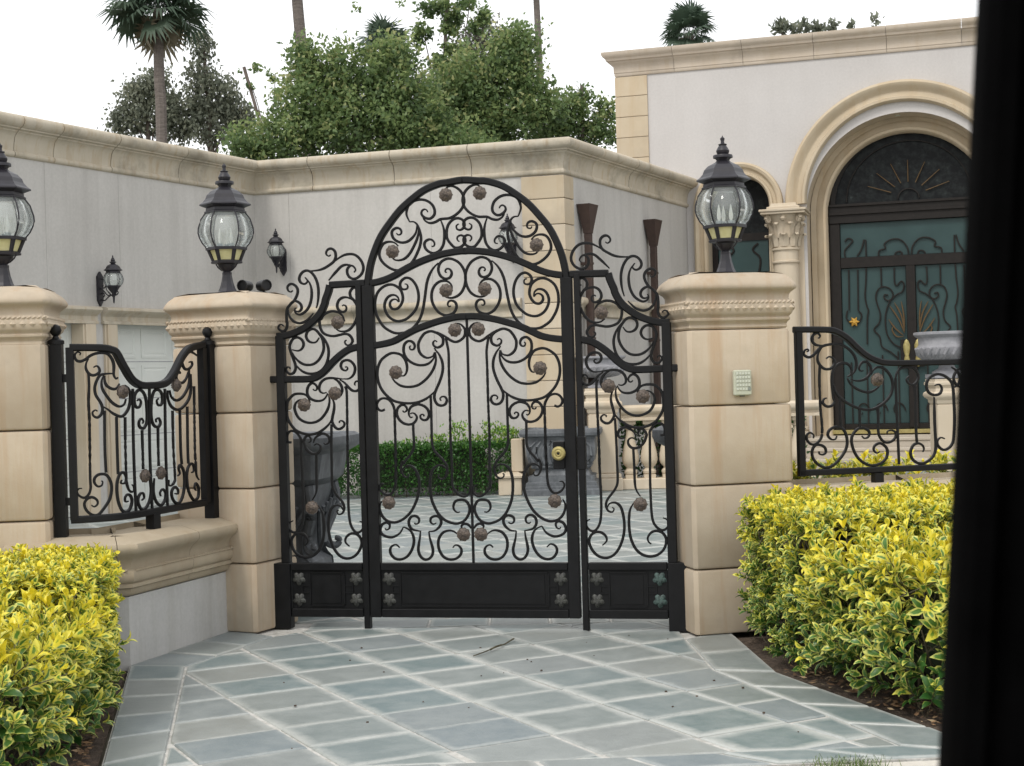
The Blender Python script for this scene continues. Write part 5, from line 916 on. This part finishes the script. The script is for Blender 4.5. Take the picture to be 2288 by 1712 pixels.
trough('large dark grey rectangular planter on a stepped base at the end of the boxwood hedge', .62, 18.98, radians(-6))
def scroll_planter(label, x, y, rz):
    """tall tapering lead planter on scrolled feet with leaf relief"""
    t = thing('scroll_planter', label, 'planter', (x, y, 0), rz, 'tall lead planters inside the gate'); w = .62; P = square(w, w, .05)
    mb = MB(); mb.loft([[(p[0], p[1], z) for p in offset_path(P, o, True)] for o, z in [(-.16, .0), (-.15, .05), (-.17, .10), (-.11, .18), (-.095, .25), (-.105, .33), (-.15, .37), (-.17, .40), (-.17, .46), (-.145, .60), (-.11, .72), (-.085, .80), (-.08, .83), (-.02, .88), (.0, .98), (.015, 1.04), (.05, 1.06), (.085, 1.08), (.10, 1.11), (.095, 1.15), (.06, 1.17), (.02, 1.16), (.0, 1.10), (-.2, 1.08)]], True); b = mb.build('body', 'planter_lead', t, smooth=True)
    for sx_ in (-1, 1):
        for sy in (-1, 1):
            mb = MB(); P_ = [(.22 + .02, .83), (.255, .74), (.235, .62), (.20, .52), (.19, .44), (.235, .40), (.265, .41), (.27, .44), (.25, .45)]
            mb.tube([(sx_ * q, sy * q, z) for q, z in [tuple(p) for p in crom([(a * .92, z) for a, z in P_], 3)]], .040, 8, .018); mb.build('corner_scroll', 'planter_lead', t, smooth=True)
            mb = MB(); mb.lathe([(0, .01), (.05, .02), (.075, .07), (.07, .13), (.05, .18), (0, .2)], 12, sx_ * .19, sy * .19); mb.build('foot', 'planter_lead', t, smooth=True)
    for a in range(4):
        mb = MB(); ca, sa = cos(a * pi / 2), sin(a * pi / 2)
        for k in range(-3, 4):
            pts = [(k * .012, -.215, .45), (k * .035, -.235, .55), (k * .06, -.262, .66), (k * .075, -.285, .74 - abs(k) * .02)]; mb.tube([(ca * x_ - sa * y_, sa * x_ + ca * y_, z) for x_, y_, z in pts], .020, 6, .012)
        mb.build('leaf_relief', 'planter_lead', b, smooth=True)
    return t
scroll_planter('tall dark lead planter on scrolled feet seen through the left gate panel', -1.50, 9.86, radians(-12)); scroll_planter('tall dark lead planter on scrolled feet, partly hidden behind the keypad pier', 1.33, 9.46, radians(-12))
st = thing('stone_plinth', 'short cream stone plinth between the boxwood hedge and the rectangular planter', 'plinth', (-.02, 19.02, 0), radians(-8))
mb = MB(); mb.box(-.17, .13, -.16, .16, 0, .22, .01); mb.build('base', BP, st); mb = MB(); mb.loft([[(p[0] - .02, p[1], z) for p in offset_path(square(.30, .32), o, True)] for o, z in ((0, .2205), (.03, .225), (.035, .25), (.015, .27), (-.03, .29), (-.05, .30))], True); mb.build('moulding', BP, st); mb = MB(); mb.box(.0, .15, -.12, .12, .3005, .72, .01); mb.build('shaft', BP, st)
# ------------------------------------------------------------------ planting
CAMM = cam_o.matrix_world.to_3x3()
def at(px, py, Y):
    """point at distance Y straight ahead of the viewpoint, on the line of sight through a photo pixel"""
    d = CAMM @ Vector(((px - 1144) / 3300, -(py - 856) / 3300, -1)); d = d / d.y; return np.array([d.x * Y, Y, 1.5 + d.z * Y])
def unit(a): return a / (np.linalg.norm(a, axis=-1, keepdims=True) + 1e-9)
def frames(dirs, nrm):
    y = unit(dirs); z = nrm - (nrm * y).sum(1, keepdims=True) * y; z = unit(z); x = np.cross(y, z); return np.stack([x, y, z], 2)
def leaf_template():
    st_ = [(0, .10, 0), (.22, .62, .06), (.5, 1.0, .10), (.78, .68, .05), (1.0, .06, -.08)]; V = []; U = []
    for v, w, h in st_:
        for u in (-1, 0, 1): V.append((u * w * .5, v, h + (.10 * w if u else 0) - .06)); U.append((.5 + .5 * u * (1 if w > .2 else .3), v))
    Q = [(3 * i + j, 3 * i + j + 1, 3 * i + 4 + j, 3 * i + 3 + j) for i in range(4) for j in range(2)]
    return np.array(V), np.array(U), np.array(Q)
LT, LU, LQ = leaf_template()
def leaf_cloud(P, Dr, Nr, ln, wd):
    R = frames(Dr, Nr); T = LT[None] * np.stack([wd, ln, ln], 1)[:, None, :]; V = np.einsum('nij,nkj->nki', R, T) + P[:, None, :]; n = len(P)
    return V.reshape(-1, 3), (LQ[None] + (np.arange(n) * len(LT))[:, None, None]).reshape(-1, 4), np.tile(LU, (n, 1))
def sprigs(base, dirs, lens, tints, leaf=.058, nodes=6):
    P, Dd, Nn, L, Wd, T = [], [], [], [], [], []
    for b, d, ln, ti in zip(base, dirs, lens, tints):
        d = d / np.linalg.norm(d); a = np.cross(d, [.3, .2, .9]); a /= np.linalg.norm(a); c = np.cross(d, a); ph = random.random() * 6.28
        nn = nodes + random.randint(-1, 1)
        for k in range(nn):
            t = (k + .4) / nn; p = b + d * ln * t; open_ = 1.25 - .75 * t; sz = leaf * (1.2 if ln > .125 else .86) * (.75 + .45 * sin(pi * min(t + .15, 1))) * random.uniform(.8, 1.2)
            for s in (0, pi):
                th = ph + k * pi / 2 + s + random.uniform(-.3, .3); o = a * cos(th) + c * sin(th); dd = d * cos(open_) + o * sin(open_) + rng.normal(0, .12, 3); P.append(p); Dd.append(dd); Nn.append(d * sin(open_) - o * cos(open_) + rng.normal(0, .15, 3)); L.append(sz); Wd.append(sz * random.uniform(.40, .52)); T.append(np.clip(ti + .42 * (t - .55) + random.gauss(0, .13), 0, 1))
    return [np.array(x) for x in (P, Dd, Nn, L, Wd, T)]
LEAF_ME = []
def leaf_mesh(level):
    me = bpy.data.meshes.new('variegated_leaf'); me.from_pydata([tuple(v) for v in LT * np.array([.5, 1, 1])], [], [tuple(q) for q in LQ]); a = me.attributes.new('tint', 'FLOAT', 'POINT'); a.data.foreach_set('value', [level] * len(LT))
    u = me.uv_layers.new(name='uv'); u.data.foreach_set('uv', LU[LQ.ravel()].ravel().astype(np.float32)); me.polygons.foreach_set('use_smooth', [True] * len(me.polygons)); me.materials.append(MATS['variegated_leaf']); return me
for i in range(10): LEAF_ME.append(leaf_mesh(.05 + .1 * i))
def variegated(root, base, dirs, lens, tints, single=300, leaf=.058, nodes=6):
    loc = np.array(root.location); P, Dd, Nn, L, Wd, T = sprigs(base, dirs, lens, tints, leaf, nodes); P = P - loc
    world = P + loc; key = world[:, 1] + .25 * rng.random(len(P)) - .35 * (world[:, 2]) ; idx = np.argsort(key); pick = idx[:single]; rest = idx[single:]
    R = frames(Dd, Nn)
    for i in pick:
        o = bpy.data.objects.new('leaf', LEAF_ME[int(np.clip(T[i] * 10, 0, 9))]); COL.objects.link(o); o.parent = root; M_ = Matrix([list(R[i][r]) + [P[i][r]] for r in range(3)] + [[0, 0, 0, 1]]); o.matrix_local = M_ @ Matrix.Diagonal((L[i] * (Wd[i] / L[i] / .5), L[i], L[i], 1))
    V, Q, U = leaf_cloud(P[rest], Dd[rest], Nn[rest], L[rest], Wd[rest]); o = mesh_np('foliage', 'variegated_leaf', V, Q, np.repeat(T[rest], len(LT)), U, root); o.data.polygons.foreach_set('use_smooth', [True] * len(o.data.polygons)); tag(o, kind='stuff')
    mb = MB(); loc3 = loc
    for b, d, ln in zip(base, dirs, lens): d = d / np.linalg.norm(d); p = b - loc3; mb.tube([tuple(p - d * .12), tuple(p), tuple(p + d * ln * .95)], .0035, 4, .0015)
    s = mb.build('shoots', 'twig', root); tag(s, kind='stuff')
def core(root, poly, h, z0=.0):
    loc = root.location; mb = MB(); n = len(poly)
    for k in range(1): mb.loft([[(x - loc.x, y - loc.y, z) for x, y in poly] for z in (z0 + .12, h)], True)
    o = mb.build('inner_shade_block', 'hedge_core_shade', root)  # opaque dark block added to stand in for the shade between the shoots
    mb = MB()
    for k in range(26):
        i = random.randrange(n); t = random.random(); a, b = np.array(poly[i]), np.array(poly[(i + 1) % n]); p = a + (b - a) * t - np.array([loc.x, loc.y]); mb.tube([(p[0], p[1], -.03), (p[0] + random.uniform(-.05, .05), p[1] + random.uniform(-.05, .05), z0 + .16), (p[0] + random.uniform(-.12, .12), p[1] + random.uniform(-.12, .12), h * .8)], .007, 5, .004)
    tag(mb.build('stems', 'twig', root), kind='stuff')
def on_box(poly, h, n_side, n_top, sides=None, z0=.05, ins=.06):
    """points and outward directions over the sides and top of a hedge with a plan polygon"""
    B, Dn, Tn = [], [], []
    L = [np.linalg.norm(np.array(poly[(i + 1) % len(poly)]) - np.array(poly[i])) if (sides is None or i in sides) else 0 for i in range(len(poly))]
    for _ in range(n_side):
        i = random.choices(range(len(poly)), L)[0]; a, b = np.array(poly[i]), np.array(poly[(i + 1) % len(poly)]); d = (b - a) / np.linalg.norm(b - a); o = np.array([d[1], -d[0]]); t = random.random(); p = a + (b - a) * t - o * random.uniform(.0, ins); z = z0 + (h - z0) * random.random() ** .85
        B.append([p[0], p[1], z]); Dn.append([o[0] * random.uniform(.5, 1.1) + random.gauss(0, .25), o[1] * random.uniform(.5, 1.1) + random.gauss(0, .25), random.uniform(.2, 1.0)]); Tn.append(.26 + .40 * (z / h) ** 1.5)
    lo, hi = np.min(poly, 0), np.max(poly, 0); hp_ = hps(poly); k = 0
    while k < n_top:
        p = lo + (hi - lo) * rng.random(2)
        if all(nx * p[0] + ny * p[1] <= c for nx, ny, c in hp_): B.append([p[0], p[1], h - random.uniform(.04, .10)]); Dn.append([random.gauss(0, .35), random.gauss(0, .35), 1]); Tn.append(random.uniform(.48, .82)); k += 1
    return np.array(B), np.array(Dn), np.array(Tn)
def var_hedge(label, polys, group='variegated hedges by the gate', single=300):
    c = np.mean(np.array(polys[0][0]), axis=0); root = thing('variegated_hedge', label, 'hedge', (c[0], c[1], 0), 0, group); AB, AD, AT, AL = [], [], [], []
    for poly, h, ns, ntp, ln, z0 in polys:
        B, Dn, Tn = on_box(poly, h, ns, ntp, None, z0); AB.append(B); AD.append(Dn); AT.append(Tn); AL.append(rng.uniform(ln[0], ln[1], len(B)))
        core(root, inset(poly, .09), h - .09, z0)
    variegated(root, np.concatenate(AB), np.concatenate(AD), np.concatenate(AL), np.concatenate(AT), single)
var_hedge('yellow and green leafy hedge left of the driveway, in front of the low grey wall', [
    ([(-3.1, 6.74), (-1.93, 6.80), (-2.22, 7.84), (-3.1, 7.80)], .63, 820, 700, (.06, .12), .02),
    ([(-2.9, 5.2), (-1.88, 5.45), (-2.0, 6.85), (-3.0, 6.9)], .45, 400, 300, (.14, .27), .0)])
var_hedge('yellow and green leafy hedge at the right edge of the driveway, against the keypad pier', [
    ([(1.40, 7.28), (3.0, 7.6), (3.1, 8.9), (1.74, 8.52), (1.30, 8.22)], .77, 880, 980, (.06, .12), .02),
    ([(1.74, 6.33), (2.9, 6.42), (3.0, 7.5), (1.45, 7.22)], .55, 430, 270, (.15, .30), .02)])
root = thing('variegated_hedge', 'row of yellow-leaved shrubs behind the railing right of the gate, showing above the low wall', 'hedge', (2.6, 9.4, 0), 0, 'variegated hedges by the gate')
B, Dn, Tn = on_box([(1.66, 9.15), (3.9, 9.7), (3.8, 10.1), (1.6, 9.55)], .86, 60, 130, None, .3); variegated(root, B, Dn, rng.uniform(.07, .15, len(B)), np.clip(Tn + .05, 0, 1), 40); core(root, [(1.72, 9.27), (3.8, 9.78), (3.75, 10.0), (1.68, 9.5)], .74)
# small-leaved green hedges in the courtyard
def small_leaves(root, P, Dn, size, tint, mat):
    n = len(P); R = frames(Dn, rng.normal(0, 1, (n, 3))); T = np.array([(-.28, .35, .05), (0, 0, 0), (.28, .35, .05), (0, 1, -.04)]); V = np.einsum('nij,nkj->nki', R, T[None] * size[:, None, None]) + (P - np.array(root.location))[:, None, :]; Q = np.tile([[0, 1, 2, 3]], (n, 1)) + (np.arange(n) * 4)[:, None]
    o = mesh_np('foliage', mat, V.reshape(-1, 3), Q, np.repeat(tint, 4), None, root); return tag(o, kind='stuff')
def green_hedge(name, label, poly, h, n, tufts, size=(.03, .055), cat='hedge'):
    c = np.mean(np.array(poly), axis=0); root = thing(name, label, cat, (c[0], c[1], 0)); B, Dn, Tn = on_box(poly, h, int(n * .72), int(n * .28), None, .02, .07); Bt, Dt, Tt = [B], [Dn + rng.normal(0, .5, Dn.shape)], [np.clip(.12 + .45 * rng.random(len(B)) ** 1.6 + .22 * (B[:, 2] / h) ** 3, 0, 1)]
    for x, y, k, hh in tufts:
        q = np.array([[x, y, h - .02]]) + rng.normal(0, 1, (k, 3)) * [.07, .05, 0] + np.array([0, 0, 1]) * (rng.random((k, 1)) * hh); Bt.append(q); Dt.append(rng.normal(0, .6, (k, 3)) + [0, 0, .9]); Tt.append(rng.uniform(.7, 1, k))
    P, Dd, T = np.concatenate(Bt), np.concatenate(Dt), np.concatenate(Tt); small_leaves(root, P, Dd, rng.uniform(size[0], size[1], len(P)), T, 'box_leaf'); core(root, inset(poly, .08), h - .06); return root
green_hedge('boxwood_hedge', 'clipped dark green hedge with stray bright tufts on top, inside the courtyard behind the gate', [(-2.35, 18.95), (-.10, 18.93), (.06, 19.05), (.05, 19.35), (-1.0, 19.45), (-2.35, 19.75)], .70, 17000,
            [(-1.02, 19.1, 60, .11), (-.72, 19.1, 220, .28), (-.95, 19.2, 50, .1), (-.30, 19.1, 200, .26), (-.05, 19.1, 220, .16), (-2.0, 19.1, 60, .12), (-1.3, 19.1, 50, .08), (-.15, 19.05, 120, .2), (-.5, 19.2, 60, .08)])
green_hedge('shrub', 'bright green shrubs growing behind the stone balusters', [(1.45, 19.75), (3.9, 19.75), (3.9, 20.15), (1.6, 20.15)], .88, 4200, [(1.75, 19.75, 80, .1), (2.15, 19.75, 80, .1), (2.45, 19.8, 80, .12)], (.05, .085), 'shrub')

# ------------------------------------------------------------------ trees beyond the wing
def crown(root, mat, blobs, Y, n_cl, per, size, rad, droop=0.0, dark=.0, depth=1.0):
    A_ = [b[2] * b[3] for b in blobs]; k = Y / 3300; P, Dd, T = [], [], []
    for _ in range(n_cl):
        b = random.choices(blobs, A_)[0]; c = at(b[0], b[1], Y); v = rng.normal(0, 1, 3); v /= np.linalg.norm(v); v *= random.random() ** .42; v[1] *= depth
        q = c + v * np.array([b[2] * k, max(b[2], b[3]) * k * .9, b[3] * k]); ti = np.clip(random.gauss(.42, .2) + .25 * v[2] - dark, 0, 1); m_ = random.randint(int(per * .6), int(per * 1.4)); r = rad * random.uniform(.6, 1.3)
        P.append(q + rng.normal(0, r * .5, (m_, 3))); d = rng.normal(0, 1, (m_, 3)); d[:, 2] -= droop; Dd.append(d); T.append(np.clip(ti + rng.normal(0, .13, m_), 0, 1))
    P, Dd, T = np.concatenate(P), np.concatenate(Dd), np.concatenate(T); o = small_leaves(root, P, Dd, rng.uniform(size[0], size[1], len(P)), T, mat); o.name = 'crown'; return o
def trunk(root, pts, Y, r0, r1, name='trunk', mat='bark'):
    P = [at(a, b, Y + (c if len(q) > 2 else 0)) if True else 0 for q in pts for a, b, c in [tuple(q) + (0,) if len(q) == 2 else q]]; loc = np.array(root.location); mb = MB(); mb.tube([tuple(p - loc) for p in crom(P, 4)] if len(P) > 2 else [tuple(p - loc) for p in P], r0, 8, r1); return mb.build(name, mat, root, smooth=True)
def tree(name, label, px, Y, mat, blobs, n_cl, per, size, rad, limbs, group='trees beyond the wing roof', r=.16, cat='tree', **kw):
    b = at(px, 845, Y); root = thing(name, label, cat, (b[0], Y, 0), 0, group)
    top = sorted(blobs, key=lambda q: q[1])[0]; zb = 845 + 1.5 / Y * 3300
    trunk(root, [(px, zb), (px + 6, 500), (px + 2, 330), (limbs[0][0], limbs[0][1])] if limbs else [(px, zb), (px, 330), (top[0], top[1])], Y, r, .04)
    for l in limbs[1:]: trunk(root, [(px + 3, 360), ((px + l[0]) / 2 + 8, (340 + l[1]) / 2), l], Y, min(.03, r * .6), .010, 'limb')
    crown(root, mat, blobs, Y, n_cl, per, size, rad, **kw); return root
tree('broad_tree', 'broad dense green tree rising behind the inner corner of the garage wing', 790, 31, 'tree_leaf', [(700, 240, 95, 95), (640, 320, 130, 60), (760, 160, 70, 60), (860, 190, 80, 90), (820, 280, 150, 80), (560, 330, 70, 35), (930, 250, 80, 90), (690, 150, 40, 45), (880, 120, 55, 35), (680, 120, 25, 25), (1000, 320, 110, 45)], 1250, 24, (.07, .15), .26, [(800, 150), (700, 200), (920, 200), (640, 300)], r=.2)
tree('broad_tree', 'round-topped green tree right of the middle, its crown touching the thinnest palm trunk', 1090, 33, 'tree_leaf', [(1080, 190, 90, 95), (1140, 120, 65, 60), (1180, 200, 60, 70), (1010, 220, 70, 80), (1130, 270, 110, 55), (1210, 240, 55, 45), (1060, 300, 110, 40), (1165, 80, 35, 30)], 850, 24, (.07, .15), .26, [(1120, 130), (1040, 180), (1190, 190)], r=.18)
tree('bare_twiggy_tree', 'greyish twiggy tree thinning out at the top, between the two broad green trees', 1075, 36, 'grey_leaf', [(1065, 110, 55, 55), (1030, 160, 50, 50), (1090, 70, 30, 35), (980, 190, 60, 40)], 330, 16, (.05, .11), .26, [(1080, 60), (1050, 90), (1100, 80), (1030, 120)])
tree('twiggy_tree', 'low thin tree with bare grey twigs next to the corner of the main house', 1300, 34, 'tree_leaf', [(1265, 265, 45, 60), (1330, 290, 40, 35), (1230, 300, 50, 30), (1300, 215, 20, 22), (1360, 250, 14, 26), (1365, 300, 20, 20), (1340, 235, 16, 16)], 330, 17, (.07, .14), .2, [(1300, 190), (1345, 225), (1255, 215), (1370, 240)], r=.08)
tree('twiggy_tree', 'thin leggy sapling with leaf clumps standing above the broad tree, at the top edge', 985, 35, 'tree_leaf', [(945, 70, 20, 18), (975, 15, 42, 14), (1005, 62, 24, 18), (1040, 8, 34, 14), (1062, 62, 20, 12), (1085, 42, 14, 18), (935, 90, 10, 10), (1015, 108, 34, 14), (985, 140, 26, 26), (955, 30, 14, 14), (1012, 36, 24, 18)], 190, 15, (.08, .16), .12, [(1000, -40), (1085, 40), (945, 70), (1050, 5), (1070, 60)], r=.045)
tree('twiggy_tree', 'wispy twigs with a few small leaves arching left of the broad tree', 590, 34, 'tree_leaf', [(545, 155, 12, 10), (575, 150, 10, 8), (610, 175, 10, 10), (560, 190, 12, 12), (620, 215, 14, 18), (800, 16, 9, 12), (900, 14, 12, 10), (598, 160, 10, 6)], 34, 9, (.08, .14), .10, [(545, 150), (615, 165), (625, 205), (560, 185)], r=.025)
for lab, px, blobs in (('drooping grey-green gum tree behind the left palm trunk', 330, [(330, 235, 62, 55), (290, 270, 45, 40), (380, 250, 50, 45), (350, 180, 30, 28), (255, 265, 12, 26), (400, 290, 50, 26), (310, 200, 26, 26)]),
                      ('tall narrow grey-green gum tree between the left palm and the broad tree', 470, [(455, 110, 26, 38), (450, 165, 32, 36), (480, 210, 50, 45), (520, 235, 40, 40), (440, 240, 40, 55), (470, 290, 70, 30), (535, 260, 30, 30), (450, 85, 15, 18)])):
    tree('gum_tree', lab, px, 38, 'gum_leaf', blobs, 300, 20, (.07, .16), .24, [(blobs[0][0], blobs[0][1]), (px - 50, 250), (px + 50, 220), (px + 20, 180)], r=.12, droop=1.3)
tree('distant_tree', 'tips of a distant tree showing over the cornice of the main house', 1790, 52, 'gum_leaf', [(1745, 62, 18, 12), (1775, 66, 16, 9), (1803, 62, 12, 14), (1830, 66, 18, 10), (1860, 62, 6, 18), (1900, 60, 5, 12), (1955, 48, 4, 10)], 90, 9, (.12, .24), .16, [(1745, 60), (1800, 50), (1830, 60), (1862, 44)], droop=-.6, r=.1)
# fan palms
def frond_mesh(i):
    r_ = random.Random(40 + i); V, Fc = [], []; pl = r_.uniform(.50, .75); n = 26; sp = radians(r_.uniform(115, 145))
    V += [(-.012, 0, 0), (.012, 0, 0), (.008, pl, 0), (-.008, pl, 0)]; Fc.append((0, 1, 2, 3))
    for k in range(n):
        a = -sp + 2 * sp * k / (n - 1); L = r_.uniform(.62, .85) * (1 - .25 * abs(a) / sp); dx, dy = sin(a), cos(a); b = len(V); w = .042; dr = r_.uniform(-.30, -.06)
        V += [(dx * .05 - dy * .004, pl + dy * .05 + dx * .004, 0), (dx * .05 + dy * .004, pl + dy * .05 - dx * .004, 0), (dx * L * .6 + dy * w, pl + dy * L * .6 - dx * w, .04), (dx * L, pl + dy * L, dr), (dx * L * .6 - dy * w, pl + dy * L * .6 + dx * w, .04)]; Fc += [(b, b + 1, b + 2, b + 4), (b + 4, b + 2, b + 3)]
    me = bpy.data.meshes.new('frond'); me.from_pydata(V, [], Fc); t = me.attributes.new('tint', 'FLOAT', 'POINT'); t.data.foreach_set('value', [np.clip(r_.gauss((.25, .4, .55, .95)[i % 4], .05), 0, 1)] * len(V)); me.materials.append(MATS['palm_leaf']); return me
FR_ME = [frond_mesh(i) for i in range(4)]
def palm(label, pts, Y, r0, r1, scale, n=44, dead=4):
    b = at(pts[0][0], 845, Y); zb = 845 + 1.5 / Y * 3300; root = thing('fan_palm', label, 'palm tree', (b[0], Y, 0), 0, 'fan palms beyond the wing roof'); trunk(root, [(pts[0][0] + 4, zb)] + pts, Y, r0, r1, 'trunk', 'palm_bark'); top = at(*pts[-1], Y) - np.array(root.location)
    for k in range(n):
        el = radians(-62 + 150 * ((k + .5) / n) ** .9) if k >= dead else radians(random.uniform(-80, -55)); az = k * 2.399 + random.uniform(-.2, .2)
        o = bpy.data.objects.new('frond', FR_ME[3 if k < dead else random.choice((0, 0, 1, 2))]); COL.objects.link(o); o.parent = root; s = scale * random.uniform(.85, 1.1)
        o.matrix_local = Matrix.Translation(tuple(top)) @ Matrix.Rotation(az, 4, 'Z') @ Matrix.Rotation(el, 4, 'X') @ Matrix.Rotation(random.uniform(-.5, .5), 4, 'Y') @ Matrix.Diagonal((s, s, s, 1))
    return root
palm('fan palm with its crown cut by the top edge, leftmost of the palms', [(361, 310), (356, 180), (352, 20)], 35, .14, .12, 1.0)
palm('thick leaning palm trunk left of the middle, crown out of frame above', [(688, 200), (672, 90), (652, -150)], 37, .17, .13, .9)
palm('thinnest palm trunk right of the middle, only hanging frond tips in frame', [(1208, 290), (1206, 160), (1193, -110)], 44, .11, .09, .95)
palm('short fan palm whose fans poke out of the top of the broad green tree', [(858, 330), (858, 200), (858, 112)], 35, .14, .12, .60, 34, 0)
palm('fan palm crown standing behind the roof of the main house', [(1540, 200), (1540, 75)], 47, .15, .14, .80, 34, 2)

# ------------------------------------------------------------------ litter and small growth
gt = thing('grass_tuft', 'small tuft of green grass in the gap between driveway and pale pavement', 'grass', (1.24, 5.60, -.015)); V, Q, T = [], [], []
for k in range(170):
    x, y = rng.normal(0, .05) * 1.6, rng.normal(0, .010); h = random.uniform(.015, .05); a = random.random() * 6.28; lx, ly = random.gauss(0, .018), random.gauss(0, .018); b = len(V); w = .0022
    V += [(x - w * cos(a), y - w * sin(a), 0), (x + w * cos(a), y + w * sin(a), 0), (x + lx + w * .4, y + ly, h), (x + lx - w * .4, y + ly, h)]; Q.append((b, b + 1, b + 2, b + 3)); T += [random.random()] * 4
tag(mesh_np('grass_blades', 'grass', V, Q, T, None, gt), kind='stuff')
V, Q, T = [], [], []
for k in range(520):
    if k % 3: t = random.random(); x, y = 1.35 + .62 * t + random.gauss(.07, .07), 7.45 - 1.75 * t + random.gauss(0, .06); x = max(x, 1.30 + .42 * max(0, 7.37 - y) / 1.23 + .02)
    else: t = random.random(); x, y = -1.72 - .30 * t - abs(random.gauss(0, .06)), 5.8 + 1.4 * t
    a = random.random() * 6.28; s = random.uniform(.008, .026); b = len(V); ca, sa = cos(a) * s, sin(a) * s; z = random.uniform(.0, .016) - .012
    V += [(x - ca, y - sa, z), (x + sa * .45, y - ca * .45, z + s * random.uniform(-.1, .4)), (x + ca, y + sa, z + s * .3), (x - sa * .45, y + ca * .45, z)]; Q.append((b, b + 1, b + 2, b + 3)); T += [random.random()] * 4
o = mesh_np('leaf_litter', 'dry_leaf', V, Q, T); tag(o, 'scattered dry brown leaves on the soil along the driveway edges', 'leaf litter', kind='stuff')
tw = thing('dry_twig', 'thin curved dry twig lying on the slabs in front of the gate', 'twig', (-.15, 8.17, .006), 0)
mb = MB(); mb.tube([(-.10, -.20, 0), (-.03, -.10, .006), (.02, -.0, .008), (.07, .10, .006), (.12, .22, .014)], .003, 6, .0045); mb.tube([(-.01, -.06, .006), (.02, -.0, .012), (.05, .07, .010)], .006, 6, .002); mb.build('stem', 'twig', tw)
mb = MB()
for k in range(26):
    x, y = random.uniform(-1.2, 1.2), random.uniform(6.0, 8.6); r = random.uniform(.003, .007); mb.lathe([(0, 0), (r, .001), (r * .9, r), (0, r * 1.3)], 6, x, y)
o = mb.build('seed_litter', 'soil'); tag(o, 'tiny dark seeds scattered over the slate slabs', 'seeds', kind='stuff')

# ------------------------------------------------------------------ door pillar of the car the picture is taken from
pt, pb = at(2218, -160, .52), at(2114, 1870, .52); c0 = (pt + pb) / 2; car = thing('car_door_pillar', 'black car window pillar close up along the right edge, out of focus', 'car pillar', tuple(c0))
def strip(name, sec, mat):
    mb = MB(); mb.loft([[tuple(e - c0 + np.array([x, y, 0])) for x, y in sec] for e in (pb + (pb - pt) * .25, pb, c0, pt, pt + (pt - pb) * .25)], True); return mb.build(name, mat, car, smooth=True)
strip('window_seal', [(.0, .0), (.003, -.006), (.009, -.008), (.013, -.004), (.013, .02), (.009, .026), (.003, .022), (.0, .014)], 'car_trim')
strip('pillar_trim', [(.0135, -.004), (.02, -.016), (.05, -.030), (.11, -.034), (.20, -.03), (.20, .06), (.05, .06), (.0135, .03)], 'car_trim')
